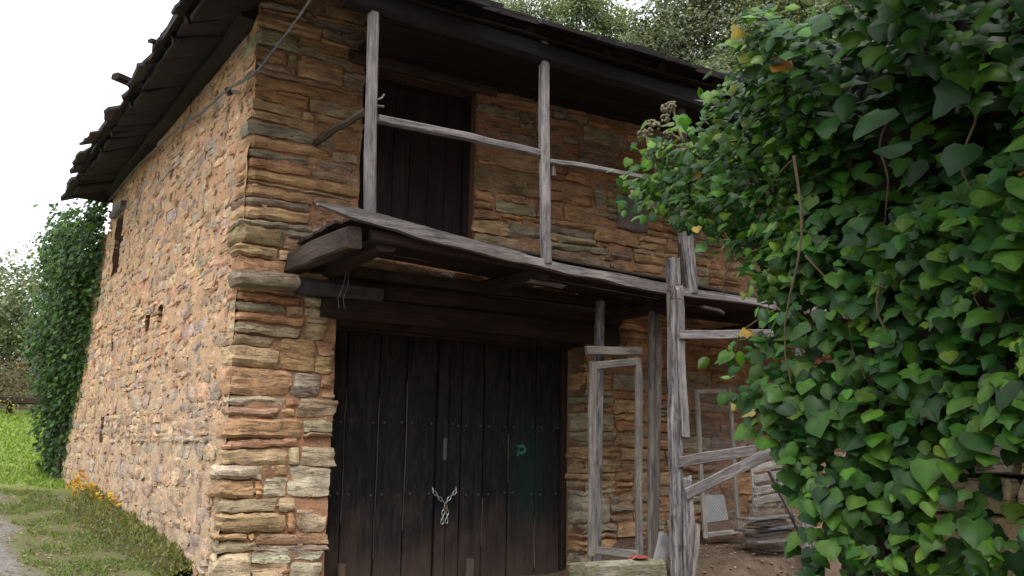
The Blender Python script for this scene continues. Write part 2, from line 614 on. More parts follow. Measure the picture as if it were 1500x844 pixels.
def wall_map(u, v, d, c=0.0):
    """u along the front (x), running round the corner at x = c on to a face that looks toward -x; v up; d out of the wall"""
    u, v, d = (np.asarray(a, float) for a in (u, v, d))
    du = u - c
    fr = du >= 0
    wl = np.clip(1 - du / .03, 0, 1)
    x = np.where(fr, u - d * wl, c - d)
    y = np.where(fr, -d, -du - d * np.clip(1 + du / .03, 0, 1))
    if c == 0.0:
        x = x + lean(v) * (1 - smooth(.2, 1.6, u))
    return np.stack([x, y, v], -1)

def sheet(u0, u1, v0, v1, step, holes, depth, amp, seed, top=None, plate=True, off=0.0):
    """the clay core of one wall face, with real openings"""
    nu, nv = int(round((u1 - u0) / step)), int(round((v1 - v0) / step))
    us, vs = np.linspace(u0, u1, nu + 1), np.linspace(v0, v1, nv + 1)
    for (a, b, c, d) in holes:                      # snap grid lines to the openings
        for val, arr in ((a, us), (b, us), (c, vs), (d, vs)):
            k = np.abs(arr - val).argmin()
            if abs(arr[k] - val) < step:
                arr[k] = val
    U, V = np.meshgrid(us, vs, indexing='ij')
    q = np.stack([U * 4.5, V * 4.5, U * 0], -1).reshape(-1, 3)
    D = off + (amp * fbm(q, seed, 4)).reshape(U.shape)
    keep = np.ones((nu, nv), bool)
    uc, vc = (us[:-1] + us[1:]) / 2, (vs[:-1] + vs[1:]) / 2
    for (a, b, c, d) in holes:
        keep &= ~((uc[:, None] > a) & (uc[:, None] < b) & (vc[None, :] > c) & (vc[None, :] < d))
    if top is not None:
        keep &= vc[None, :] < top(uc)[:, None]
        inside = vc[None, :] < top(uc)[:, None]
    else:
        inside = np.ones_like(keep)
    front = wall_map(U, V, D).reshape(-1, 3)
    back = wall_map(U, V, np.full_like(U, -depth)).reshape(-1, 3)
    n0 = len(front)
    verts = np.concatenate([front, back])
    vid = lambda i, j: i * (nv + 1) + j
    F = []
    for i in range(nu):
        for j in range(nv):
            a, b, c, d = vid(i, j), vid(i+1, j), vid(i+1, j+1), vid(i, j+1)
            if keep[i, j]:
                F.append((a, b, c, d))
            elif inside[i, j]:
                if plate: F.append((a + n0, b + n0, c + n0, d + n0))
                for (ii, jj, p, r) in ((i-1, j, a, d), (i+1, j, c, b), (i, j-1, b, a), (i, j+1, d, c)):
                    if 0 <= ii < nu and 0 <= jj < nv and keep[ii, jj]:
                        F.append((p, r, r + n0, p + n0))
    used = np.unique(np.array([k for q in F for k in q]))
    remap = -np.ones(len(verts), int)
    remap[used] = np.arange(len(used))
    return verts[used], [tuple(int(remap[k]) for k in q) for q in F]

FTOP = lambda u: np.minimum(6.26 + .45 * np.clip(u, 0, 1.3), 6.66)
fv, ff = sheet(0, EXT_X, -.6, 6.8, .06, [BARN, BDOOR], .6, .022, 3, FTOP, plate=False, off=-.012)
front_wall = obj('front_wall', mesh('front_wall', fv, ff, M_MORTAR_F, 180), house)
WIN = (-8.35, -7.62, 4.28, 5.40)
HOLES = [(-4.74, -4.44, 2.94, 3.18), (-3.92, -3.62, 2.90, 3.22), (-7.60, -7.33, 2.86, 3.12), (-7.75, -7.50, 1.34, 1.84)]
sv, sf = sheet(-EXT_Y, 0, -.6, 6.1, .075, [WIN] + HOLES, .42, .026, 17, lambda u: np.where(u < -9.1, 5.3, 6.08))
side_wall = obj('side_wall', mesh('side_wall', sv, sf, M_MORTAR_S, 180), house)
# closed back faces so that the house is a solid from every side
bb = Batch()
bb.add(*box_vf(EXT_X - .02, EXT_X + .5, .0, 9.0, -.4, 6.2))
bb.add(*box_vf(.1, EXT_X, EXT_Y - .05, EXT_Y + .45, -.4, 5.2))
bb.add(*box_vf(.75, EXT_X - .1, .65, 9.0, -.4, 6.0))
bb.add(*box_vf(.44, EXT_X - .1, 9.02, EXT_Y - .06, -.4, 5.2))
bb.build('inner_core', M_MORTAR_F, house)

STONES = []     # (apparent size, wall, kind name, verts, faces, tint)
def stone_patch(quad, proud, seed, c=0.0, rag=.012, k=.3, skirt=.07, relief=.011, cell=(.045, .032)):
    (bl, br, tr, tl) = [np.array(q, float) for q in quad]
    L = np.linalg.norm(br - bl); H = np.linalg.norm(tl - bl)
    nx = int(np.clip(round(L / cell[0]), 3, 16)); nz = int(np.clip(round(H / cell[1]), 3, 7))
    s, t = np.meshgrid(np.linspace(-1, 1, nx + 1), np.linspace(-1, 1, nz + 1), indexing='ij')
    kx = k * min(1, H / L) 
    a = s * np.sqrt(1 - kx * t * t / 2); b = t * np.sqrt(1 - k * s ** 6 / 2)
    S, T = (a + 1) / 2, (b + 1) / 2
    P = (bl[None, None] * ((1-S)*(1-T))[..., None] + br * (S*(1-T))[..., None] + tr * (S*T)[..., None] + tl * ((1-S)*T)[..., None])
    u, v = P[..., 0], P[..., 1]
    q = np.stack([u * 11, v * 11, u * 0 + seed * .37], -1).reshape(-1, 3)
    u = u + rag * fbm(q, 1, 2).reshape(u.shape)
    v = v + rag * .8 * fbm(q + 50, 2, 2).reshape(u.shape)
    e = np.maximum(np.abs(s) ** 9, np.abs(t) ** 7)
    r_ = random.Random(seed)
    d = proud * (1 - .55 * e) + r_.uniform(-.01, .01) * s + r_.uniform(-.008, .008) * t
    lay = np.stack([u * 2.5, v * 30, u * 0 + seed * .11], -1).reshape(-1, 3)
    d = d + relief * vnoise(lay, 4).reshape(u.shape) + relief * .8 * vnoise(q * .7, 6).reshape(u.shape)
    front = wall_map(u, v, d, c).reshape(-1, 3)
    nz1 = nz + 1
    loop = [i * nz1 for i in range(nx + 1)] + [nx * nz1 + j for j in range(1, nz1)] + [i * nz1 + nz for i in range(nx - 1, -1, -1)] + [j for j in range(nz - 1, 0, -1)]
    ul, vl = u.reshape(-1)[loop], v.reshape(-1)[loop]
    cu, cv = ul.mean(), vl.mean()
    back = wall_map(ul + (cu - ul) * .04, vl + (cv - vl) * .06, np.full(len(loop), -skirt), c)
    verts = np.concatenate([front, back])
    F = [(i*nz1+j, (i+1)*nz1+j, (i+1)*nz1+j+1, i*nz1+j+1) for i in range(nx) for j in range(nz)]
    n0, n1 = len(front), len(loop)
    for i in range(n1):
        j = (i + 1) % n1
        F.append((loop[j], loop[i], n0 + i, n0 + j))
    return verts, F

def apparent(v, L, H):
    c = v.mean(0)
    d = c - CAM
    dist = np.linalg.norm(d)
    z = float(np.dot(d, FWD))
    if z <= 0: return 0
    px = 750 + 1405 * float(np.dot(d, RIGHT)) / z
    py = 422 - 1405 * float(np.dot(d, UP)) / z
    ins = -60 < px < 1130 and -60 < py < 900
    nrm = abs(d[0]) / dist if c[0] < .3 and c[1] > .2 else abs(d[1]) / dist
    s = L * H * nrm / dist ** 2
    return s if ins else s * .02

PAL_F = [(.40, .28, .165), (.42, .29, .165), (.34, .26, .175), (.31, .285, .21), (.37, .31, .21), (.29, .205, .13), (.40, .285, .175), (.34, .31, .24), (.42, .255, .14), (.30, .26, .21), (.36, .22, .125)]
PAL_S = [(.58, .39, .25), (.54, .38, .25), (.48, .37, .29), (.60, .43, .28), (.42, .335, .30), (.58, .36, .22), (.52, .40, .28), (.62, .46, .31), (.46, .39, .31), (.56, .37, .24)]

def jit(c, a, r):
    k = 1 + r.uniform(-a, a)
    return tuple(max(.01, x * k * (1 + r.uniform(-.06, .06))) for x in c)

def free(u0, u1, v, h, holes):
    spans = [(u0, u1)]
    for (a, b, c, d) in holes:
        if min(v + h, d) - max(v, c) > .35 * h:
            nsp = []
            for (p, q) in spans:
                if b <= p or a >= q: nsp.append((p, q)); continue
                if a > p: nsp.append((p, a))
                if b < q: nsp.append((b, q))
            spans = nsp
    return spans

def lay_front():
    r = random.Random(5)
    sid = 0
    v = -.55
    course = 0
    while v < 6.62:
        h = r.choice([.13, .17, .2, .23, .26, .3, .34])
        if v < .95: h = r.choice([.2, .24, .3, .34])
        def bed(u, k): return .04 * float(vnoise(np.array([[u * .9, k * 3.7, 0]]), 21)[0]) + .018 * float(vnoise(np.array([[u * 3.1, k * 9.1, 5]]), 22)[0])
        for (a, b) in free(-1.0, EXT_X, v, h, [BARN, BDOOR, PATCH, (1.0, 4.9, 2.66, 3.2), (1.15, 3.0, 5.68, 5.84)]):
            corner = a <= -.9
            jamb = abs(a - BARN[1]) < .01 and v < 2.7
            c = 0.0
            u = a
            if corner: u = -r.choice([.2, .28, .36, .5])
            if jamb:
                c = BARN[1]
                u = a - r.uniform(.34, .42)
            first = True
            while u < b - .05:
                L = r.uniform(.2, .78) if r.random() < .8 else r.uniform(.7, 1.1)
                if first and corner:
                    e = b if b < 2 and r.random() < .22 else r.uniform(.32, .8)
                    if b > 2: e = r.uniform(.4, .9)
                    u2 = min(b, e)
                elif first and jamb:
                    u2 = a + r.uniform(.25, .6)
                else:
                    u2 = min(b, u + L)
                if b - u2 < .14: u2 = b
                if u2 == b and b < EXT_X - .1: u2 += r.uniform(-.025, .035)
                gap = r.uniform(.005, .02)
                um = (u + u2) / 2
                if v + h < float(FTOP(np.array([um]))[0]) + .05:
                    k0, k1 = course, course + 1
                    sub = [(0, 1)]
                    rr = r.random()
                    if h > .28 and rr < .3: q_ = r.uniform(.25, .4); q2_ = r.uniform(.6, .75); sub = [(0, q_), (q_, q2_), (q2_, 1)]
                    elif h > .15 and rr < .66: q_ = r.uniform(.3, .7); sub = [(0, q_), (q_, 1)]
                    elif rr > .94 and not first: sub = [(0, .7)]
                    for (s0, s1) in sub:
                        vv = lambda x, q: v + q * h + bed(x, k0) * (1 - q) + bed(x, k1) * q
                        sl = r.uniform(-.05, .05)
                        sl2 = r.uniform(-.05, .05)
                        gz = gap * .8
                        da_, db_ = (0, 0) if first else (r.uniform(-.02, .02), r.uniform(-.02, .02))
                        if first and corner and s1 - s0 < 1 and r.random() < .6: db_ = -r.uniform(.04, .3) * (u2 - 0)
                        if not first and s1 - s0 < 1 and u2 < b and u2 - u > .4 and r.random() < .35: db_ = -r.uniform(.05, .16)
                        quad = [(u + gap + sl * .5, vv(u, s0) + gz), (u2 - gap + sl2 * .5 + db_, vv(u2, s0) + gz + da_ * .5), (u2 - gap - sl2 * .5 + db_, vv(u2, s1) - gz + da_ * .5), (u + gap - sl * .5, vv(u, s1) - gz)]
                        sid += 1
                        hh = h * (s1 - s0)
                        pr = r.choice([.004, .012, .018, .026, .04])
                        if first and corner: pr = r.uniform(.02, .055)
                        vs, fs = stone_patch(quad, pr, sid, c, rag=.021, k=r.uniform(.05, .36), relief=.018)
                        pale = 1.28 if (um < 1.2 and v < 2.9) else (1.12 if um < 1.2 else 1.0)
                        if first and corner and db_ < -.09:     # a filler stone closes the course
                            q2 = [(u2 + db_ + gap * 1.5, vv(u2, s0) + gz), (u2 - gap, vv(u2, s0) + gz), (u2 - gap - .02, vv(u2, s1) - gz), (u2 + db_ + gap, vv(u2, s1) - gz)]
                            vs2, fs2 = stone_patch(q2, r.uniform(.01, .035), sid + 40000, 0.0, rag=.02, k=r.uniform(.1, .4), relief=.016)
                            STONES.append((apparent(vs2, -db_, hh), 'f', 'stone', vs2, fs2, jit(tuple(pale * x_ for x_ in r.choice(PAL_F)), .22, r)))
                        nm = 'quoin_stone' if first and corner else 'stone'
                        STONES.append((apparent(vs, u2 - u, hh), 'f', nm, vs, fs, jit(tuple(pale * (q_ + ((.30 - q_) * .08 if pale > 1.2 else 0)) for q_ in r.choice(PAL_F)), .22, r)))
                u = u2
                first = False
                c = 0.0
        v += h
        course += 1

def lay_side():
    r = random.Random(8)
    sid = 9000
    v = -.36
    course = 0
    holes = [WIN] + HOLES
    while v < 6.0:
        h = r.choice([.07, .09, .11, .13, .15, .18, .22])
        for (a, b) in free(-EXT_Y, -.30 - r.uniform(0, .2), v, h, holes):
            u = a
            while u < b - .06:
                L = r.uniform(.16, .68)
                if v > 5.1 and u < -8.9: u += .3; continue
                u2 = min(b, u + L)
                if r.random() > .05 and u2 - u > .08:
                    g = r.uniform(-.004, .012)
                    rot = r.uniform(-.10, .10)
                    cu, cv = (u + u2) / 2, v + h / 2 + .02 * r.uniform(-1, 1)
                    q = []
                    for (x, y) in ((u + g, v + g), (u2 - g, v + g), (u2 - g, v + h - g), (u + g, v + h - g)):
                        x += r.uniform(-.025, .025); y += r.uniform(-.022, .022)
                        q.append((cu + (x - cu) * math.cos(rot) - (y - cv) * math.sin(rot), cv + (x - cu) * math.sin(rot) + (y - cv) * math.cos(rot)))
                    sid += 1
                    vs, fs = stone_patch(q, r.uniform(.004, .026), sid, 0.0, rag=.018, k=r.uniform(.15, .55), relief=.010, cell=(.07, .045))
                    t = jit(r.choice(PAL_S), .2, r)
                    if v < 2.4: t = tuple(x_ + (g_ - x_) * (.5 - .2 * v) for x_, g_ in zip(t, (.45, .385, .34)))
                    STONES.append((apparent(vs, u2 - u, h), 's', 'stone', vs, fs, t))
                u = u2
        v += h
        course += 1

lay_front()
lay_side()
STONES.sort(key=lambda s: -s[0])
rest = {'f': Batch(), 's': Batch()}
n_ind = 0
for (sz, wl, nm, vs, fs, t) in STONES:
    mt = M_STONE if wl == 'f' else M_RUBBLE
    if n_ind < 298:
        centred(nm, vs, fs, mt, front_wall if wl == 'f' else side_wall, 24, t)
        n_ind += 1
    else:
        rest[wl].add(vs, fs, t)
o = rest['f'].build('small_stones', M_STONE, front_wall, 24); o['kind'] = 'stuff'
o = rest['s'].build('small_stones', M_RUBBLE, side_wall, 38); o['kind'] = 'stuff'

# small chips pressed into the clay joints
cr = random.Random(40)
chb = {'f': Batch(), 's': Batch()}
for i in range(3400):
    sd_ = i % 4 != 0
    if sd_: u, v_ = -cr.uniform(.1, EXT_Y - .1), cr.uniform(-.2, 6.0); hl = [WIN] + HOLES
    else: u, v_ = cr.uniform(.05, EXT_X - .3), cr.uniform(-.2, 6.3); hl = [BARN, BDOOR, PATCH]
    if any(a - .1 < u < b + .1 and c - .1 < v_ < d + .1 for (a, b, c, d) in hl): continue
    w_, h_ = cr.uniform(.025, .085), cr.uniform(.012, .04)
    an = cr.gauss(0, .5) if sd_ else cr.gauss(0, .2)
    n_ = cr.choice([5, 6, 7])
    ring = []
    for k_ in range(n_):
        a_ = 6.283 * k_ / n_ + cr.uniform(-.25, .25)
        x_, y_ = w_ * math.cos(a_) * cr.uniform(.7, 1.1), h_ * math.sin(a_) * cr.uniform(.7, 1.1)
        ring.append((u + x_ * math.cos(an) - y_ * math.sin(an), v_ + x_ * math.sin(an) + y_ * math.cos(an)))
    ring = np.array(ring)
    ce = ring.mean(0)
    pr_ = cr.uniform(.004, .028) if sd_ else cr.uniform(0, .022)
    inn = ring + (ce - ring) * .25
    f3_ = wall_map(inn[:, 0], inn[:, 1], pr_ + np.array([cr.uniform(-.006, .006) for _ in ring]))
    b3_ = wall_map(ring[:, 0], ring[:, 1], np.full(n_, -.03))
    fa_ = [tuple(range(n_))] + [((k_ + 1) % n_, k_, n_ + k_, n_ + (k_ + 1) % n_) for k_ in range(n_)]
    chb['s' if sd_ else 'f'].add(np.concatenate([f3_, b3_]), fa_, jit(cr.choice(PAL_S if sd_ else PAL_F), .3, cr))
chb['f'].build('chips', M_STONE, front_wall)['kind'] = 'stuff'
chb['s'].build('chips', M_RUBBLE, side_wall)['kind'] = 'stuff'

# the ledge stone that sticks out of the corner, lintels, plaster patch
centred('ledge_stone', *rock_vf((.24, -.10, 3.02), (.66, .50, .15), 4, 5, .12), M_STONE, front_wall, 35, (.26, .22, .17))
timber('lintel', (.92, -.02, 2.84), (4.95, -.02, 2.84), .2, .27, M_UNDER, front_wall, wob=.012)
timber('lintel', (1.0, -.01, 3.08), (5.0, -.01, 3.08), .2, .22, M_UNDER, front_wall, wob=.012)  # dark beam added over the stone to deepen the shade under the balcony
timber('lintel', (.62, -.06, 3.02), (1.6, -.06, 3.02), .2, .17, plain_mat('grey_beam', (.035, .035, .04), (.085, .085, .095), 9, .8), front_wall)
timber('lintel', (1.1, -.01, 5.77), (3.05, -.01, 5.77), .16, .14, M_JOIST, front_wall, wob=.01)
pv, pf = rock_vf((5.26, -.005, 4.52), (.52, .07, .48), 8, 7, .11)
centred('plaster_patch', pv, pf, plain_mat('grey_plaster', (.11, .095, .083), (.19, .165, .145), 8, .9), front_wall, 40)

# ------------------------------------------------------------------ barn door
barn = obj('barn_door', mesh('barn_door', *box_vf(1.10, 4.60, .50, .56, -.55, 2.72), M_UNDER), house)
edges = [(1.24, 1.445), (1.455, 1.855), (1.865, 2.21), (2.22, 2.605), (2.775, 2.955), (2.965, 3.27), (3.28, 3.635), (3.645, 4.04), (4.05, 4.42)]
rr = random.Random(3)
def plank(name, x0, x1, y0, y1, z0, z1, mat, parent, seed, wear=.004):
    w, d, L = x1 - x0, y1 - y0, z1 - z0
    v, f = timber_vf(L, w, d, seg=8, wob=wear, rag=.006, seed=seed, round_=.12)
    m = Matrix.Translation(((x0 + x1) / 2, (y0 + y1) / 2, z0))
    return obj(name, mesh(name, v, f, mat, 40), parent, m)
for i, (a, b) in enumerate(edges):
    plank('plank', a + .004, b - .004, .45 + rr.uniform(-.008, .008), .495, -.34 + rr.uniform(-.03, .03), 2.64, M_DARKDOOR, barn, 300 + i)
plank('cover_strip', 2.625, 2.76, .415, .45, -.36, 2.64, M_DARKDOOR, barn, 330)
plank('door_post', 1.06, 1.235, .36, .50, -.5, 2.70, M_UNDER, barn, 331)
plank('door_post', 4.43, 4.50, .40, .50, -.5, 2.70, M_UNDER, barn, 332)
timber('head_beam', (1.1, .40, 2.685), (4.6, .40, 2.685), .16, .09, M_UNDER, barn)
nb = Batch()
for z in (1.62, .80):
    for (a, b) in edges:
        for x in ((a + .06), (b - .06)):
            v, f = rock_vf((x + rr.uniform(-.012, .012), .437, z + rr.uniform(-.012, .012)), (.026, .02, .026), int(x * 50), 2, .1)
            nb.add(v, f)
o = nb.build('nail_heads', plain_mat('nail', (.05, .05, .055), (.13, .12, .12), 40, .5, .4), barn, 60); o['kind'] = 'stuff'
# worn pale splinters along three seams
for (x, z0, z1) in ((1.450, .5, 2.0), (1.86, .1, 1.9), (2.215, .4, 2.1), (3.64, .95, 1.52), (3.275, .2, .75), (4.045, -.1, .5)):
    v, f = timber_vf(z1 - z0, .008, .02, seg=9, wob=.005, rag=.02, seed=int(x * 100), round_=.3)
    obj('seam_splinter', mesh('seam_splinter', v, f, M_SEAM, 40), barn, Matrix.Translation((x, .452, z0)))
obj('door_head', mesh('door_head', *box_vf(1.0, 4.7, .085, .49, 2.66, 2.72), M_UNDER), barn)
# iron latch plate above the chain
v, f = box_vf(2.70, 2.745, .405, .416, 1.2, 1.46); obj('latch_plate', mesh('latch_plate', v, f, plain_mat('old_zinc', (.07, .07, .075), (.14, .14, .145), 30, .6)), barn)
# the painted mark: a ring and a short tail, flat paint on the plank
pm_v, pm_f = [], []
def stroke(pts, w):
    n0 = len(pm_v)
    for i, p in enumerate(pts):
        a, b = pts[max(i-1, 0)], pts[min(i+1, len(pts)-1)]
        dx, dz = b[0]-a[0], b[1]-a[1]
        l = math.hypot(dx, dz) or 1
        nx, nz_ = -dz/l*w/2, dx/l*w/2
        pm_v.append((p[0]+nx, .4365, p[1]+nz_)); pm_v.append((p[0]-nx, .4365, p[1]-nz_))
    for i in range(len(pts)-1):
        k = n0 + 2*i
        pm_f.append((k, k+1, k+3, k+2))
stroke([(3.825 + .052 * math.cos(a), 1.345 + .045 * math.sin(a)) for a in np.linspace(0, 2*math.pi, 17)], .036)
stroke([(3.77, 1.40), (3.768, 1.33), (3.775, 1.26)], .028)
obj('paint_mark', mesh('paint_mark', pm_v, pm_f, plain_mat('green_paint', (.025, .13, .08), (.055, .25, .16), 45, .7)), barn)

# ------------------------------------------------------------------ balcony door
bd = obj('balcony_door', mesh('balcony_door', *box_vf(1.25, 2.86, .24, .30, 3.5, 5.74), M_BDOOR), house)
xs_ = [1.36, 1.56, 1.80, 2.02, 2.27, 2.5, 2.74]
for i in range(6):
    plank('plank', xs_[i] + .004, xs_[i+1] - .004, .20 + rr.uniform(-.004, .004), .238, 3.52, 5.62, M_BDOOR, bd, 350 + i, .002)
plank('door_post', 1.26, 1.35, .10, .24, 3.5, 5.70, M_BDOOR, bd, 360)
plank('door_post', 2.745, 2.83, .12, .24, 3.5, 5.70, M_BDOOR, bd, 361)

# ------------------------------------------------------------------ side window
wi = obj('window', mesh('window', *box_vf(.27, .29, 7.62, 8.35, 4.28, 5.40), plain_mat('old_glass', (.02, .022, .026), (.05, .055, .06), 5, .15, 0, .02, .5)), house)
for (y0, y1, z0, z1) in ((7.63, 7.70, 4.29, 5.39), (8.28, 8.34, 4.29, 5.39), (7.71, 8.27, 4.29, 4.36), (7.71, 8.27, 5.32, 5.39)):
    obj('frame', mesh('frame', *box_vf(.20, .265, y0, y1, z0, z1), M_GREYDARK), wi)
for y in (7.86, 8.06):
    v, f = tube_vf([(.12, y, 4.28), (.12, y, 5.4)], .014)
    obj('bar', mesh('bar', v, f, M_IRON, 60), wi)
timber('lintel', (.03, 7.45, 5.46), (.03, 8.55, 5.46), .2, .12, M_GREYDARK, side_wall)

# ------------------------------------------------------------------ balcony (sags toward the right)
BY = -1.50
def bz(x): return 3.50 - .075 * (x - .8) + .0015 * (x - .8) ** 2 if x < 6 else 3.15
balcony = obj('balcony', mesh('balcony', *box_vf(.55, 9.4, -.10, .02, 3.18, 3.30), M_UNDER), house)
# floor boards run along the front, seen from below
for i in range(6):
    y0 = -1.42 + i * .235
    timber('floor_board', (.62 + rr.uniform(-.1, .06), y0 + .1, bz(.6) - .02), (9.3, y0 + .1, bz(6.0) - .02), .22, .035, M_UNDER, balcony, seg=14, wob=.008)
# joists
for x in (2.87, 4.85, 6.9, 8.9):
    timber('joist', (x, -.05, bz(x) - .13), (x + .03, -1.42, bz(x) - .12), .14, .16, M_UNDER, balcony, wob=.012)
timber('joist', (.60, .1, 3.255), (.66, -1.47, 3.31), .17, .22, M_JOIST, balcony, wob=.018, round_=.12)
timber('joist', (.98, .1, 3.22), (1.04, -1.40, 3.32), .20, .16, M_UNDER, balcony, wob=.02)
# edge plank, a ragged grey board that tapers to a splintered tip at the left
pts = [(.28, 3.565), (.55, 3.535), (.85, 3.495), (1.86, 3.385), (2.87, 3.285), (3.9, 3.235), (4.8, 3.20), (5.24, 3.195), (6.2, 3.19), (7.5, 3.18), (9.3, 3.17)]
V, F = [], []
n_ = 90
xs2 = np.linspace(.28, 9.3, n_)
zc = np.interp(xs2, [p[0] for p in pts], [p[1] for p in pts])
nz1 = fbm(np.stack([xs2 * 2.2, xs2 * 0, xs2 * 0], 1), 41)
nz2 = fbm(np.stack([xs2 * 2.6, xs2 * 0 + 9, xs2 * 0], 1), 42)
for x, z, a, b in zip(xs2, zc, nz1, nz2):
    k = min(1, .22 + (x - .28) / .45)
    hh = .052 * k
    V += [(x, BY - .05 + .01 * b, z - hh + .014 * a), (x, BY - .055 + .012 * a, z + hh + .012 * b), (x, BY + .06 * k, z + hh + .008 * b + .006), (x, BY + .05 * k, z - hh * .9 + .012 * a)]
for i in range(n_ - 1):
    for j in range(4):
        a, b = i * 4 + j, i * 4 + (j + 1) % 4
        F.append((a, a + 4, b + 4, b))
F += [(0, 1, 2, 3), tuple((n_ - 1) * 4 + j for j in (3, 2, 1, 0))]
V = np.array(V)
# stand the mesh's own Z along the board so that the grain runs with it
mB = Matrix(((0, 0, 1, 0), (1, 0, 0, 0), (0, 1, 0, 0), (0, 0, 0, 1)))
Vl = V[:, [1, 2, 0]]
obj('edge_plank', mesh('edge_plank', Vl, F, M_GREY, 40), balcony, mB)
timber('edge_beam', (.88, -1.40, 3.36), (9.2, -1.40, 3.06), .10, .12, M_UNDER, balcony, seg=16)
# splintered bits under the edge
for (x, y, z, l, w_) in ((2.80, -1.30, 3.155, .42, .1), (1.80, -1.2, 3.12, .1, .04), (5.2, -1.42, 3.06, .3, .07)):
    timber('splinter', (x, y, z), (x + l, y - .02, z - .03), w_, .03, M_GREY, balcony, wob=.012, rag=.04, seg=6)
# posts and rails
def post_round(name, p0, p1, w_, mat, **k): return timber(name, p0, p1, w_, w_ * .9, mat, balcony, seg=14, **k)
post_round('post', (.815, -1.50, 3.50), (.745, -1.50, 5.85), .108, M_GREY, wob=.008)
post_round('post', (2.865, -1.50, 3.31), (2.80, -1.50, 5.85), .108, M_GREY, wob=.012)
post_round('post', (4.86, -1.46, 3.22), (4.86, -1.46, 5.85), .10, M_UNDER, wob=.015)  # darker wood than the other posts, shade put into its colour
post_round('brace', (4.93, -1.52, 3.20), (4.80, -1.50, 4.35), .15, M_GREYDARK, wob=.015)
post_round('post', (7.6, -1.50, 3.2), (7.6, -1.50, 5.85), .16, M_GREY, wob=.015)
timber('rail', (.86, -1.50, 4.515), (2.80, -1.50, 4.53), .07, .085, M_GREY, balcony, wob=.010, seg=14)
timber('rail', (2.92, -1.50, 4.455), (4.8, -1.50, 4.47), .06, .06, M_GREY, balcony, wob=.02, seg=14, rag=.05)
timber('rail', (.745, .06, 4.66), (.76, -1.44, 4.59), .075, .075, M_JOIST, balcony, wob=.012, round_=.35)
timber('cleat', (2.95, -1.49, 4.30), (2.95, -1.49, 4.45), .05, .04, M_GREY, balcony)
v, f = tube_vf([(.84, -1.47, 4.72), (.90, -1.47, 4.75), (.93, -1.46, 4.80)], .012); obj('nail', mesh('nail', v, f, M_GREY, 60), balcony)
v, f = tube_vf([(.84, -1.47, 4.66), (.93, -1.47, 4.67)], .012); obj('nail', mesh('nail', v, f, M_GREY, 60), balcony)
for k_ in range(2):
    v, f = tube_vf([(1.0 + .03 * k_, -.5, 3.16), (.98 + .05 * k_, -.49, 3.0), (.93 + .06 * k_, -.48, 2.86), (.95 + .06 * k_, -.48, 2.76)], .004, n=4); obj('loose_wire', mesh('loose_wire', v, f, M_CABLE, 60), balcony)

# ------------------------------------------------------------------ roof
E_Y, E_X, E_Z, SL = -1.72, -.76, 5.88, .45
RX1, RY1 = 10.3, 9.3
def roof_z(x, y):
    return E_Z + SL * np.minimum(np.minimum(np.asarray(x) - E_X, np.asarray(y) - E_Y), np.minimum(RX1 - np.asarray(x), RY1 - np.asarray(y)))
hx = (RY1 - E_Y) / 2 - .02
rx = np.array([E_X, E_X + hx, RX1]); 
ridge0, ridge1 = (E_X + hx, E_Y + hx), (E_X + hx, RY1 - hx)
def rz(p, o=0): return (p[0], p[1], float(roof_z(p[0], p[1])) + o)
pl = [(E_X, E_Y), (RX1, E_Y), (RX1, RY1), (E_X, RY1), ridge0, ridge1]
rv = [rz(p) for p in pl] + [rz(p, .045) for p in pl]
rf_ = [(0, 4, 1), (0, 3, 5, 4), (1, 4, 5, 2), (2, 5, 3), (6, 7, 10), (6, 10, 11, 9), (7, 8, 11, 10), (8, 9, 11), (0, 1, 7, 6), (1, 2, 8, 7), (2, 3, 9, 8), (3, 0, 6, 9)]
roof = obj('roof', mesh('roof', rv, rf_, M_ROOFWOOD), house)
# rafters seen from below, front and side
for x in np.arange(-.1, 9.6, .9):
    x = x + rr.uniform(-.08, .08)
    y1 = min(.3, E_Y + (x - E_X) * .98) if x < 1.4 else .3
    if y1 - E_Y < .5: continue
    timber('rafter', (x, E_Y + .1, float(roof_z(x, E_Y + .1)) - .07), (x + rr.uniform(-.05, .05), y1, float(roof_z(max(x, y1 - E_Y + E_X), y1)) - .07), .10, .11, M_ROOFWOOD, roof, wob=.015, round_=.3)
for y in np.arange(.1, 8.8, 1.15):
    y = y + rr.uniform(-.4, .4)
    timber('rafter', (E_X + .08, y, float(roof_z(E_X + .08, y)) - .06), (.25, y + rr.uniform(-.1, .1), float(roof_z(.25, y)) - .06), .10, .1, M_ROOFWOOD, roof, wob=.015, round_=.3)
timber('rafter', (E_X + .2, E_Y + .2, E_Z), (.35, -.55, E_Z + .50), .14, .14, M_ROOFWOOD, roof, wob=.015)
timber('purlin', (.55, -1.50, 5.93), (9.4, -1.50, 5.90), .13, .14, M_ROOFWOOD, roof, seg=16, wob=.015)
M_EAVE_SHADE = wood_mat('shaded_eave_wood', (.005, .0045, .005), (.012, .010, .0095), (.003, .003, .003), ridge=1.0)
timber('eave_shade_beam', (.45, -1.50, 5.72), (9.4, -1.50, 5.50), .15, .26, M_EAVE_SHADE, roof, seg=22, wob=.014, round_=.36)  # added beam, near-black to stand in for shade over the post tops
timber('purlin', (3.3, -1.1, 5.86), (5.0, -1.12, 5.83), .1, .13, M_JOIST, roof, wob=.012)
timber('wall_plate', (-.02, .05, 6.02), (-.02, 9.1, 6.02), .2, .16, M_ROOFWOOD, roof, seg=18, wob=.03)
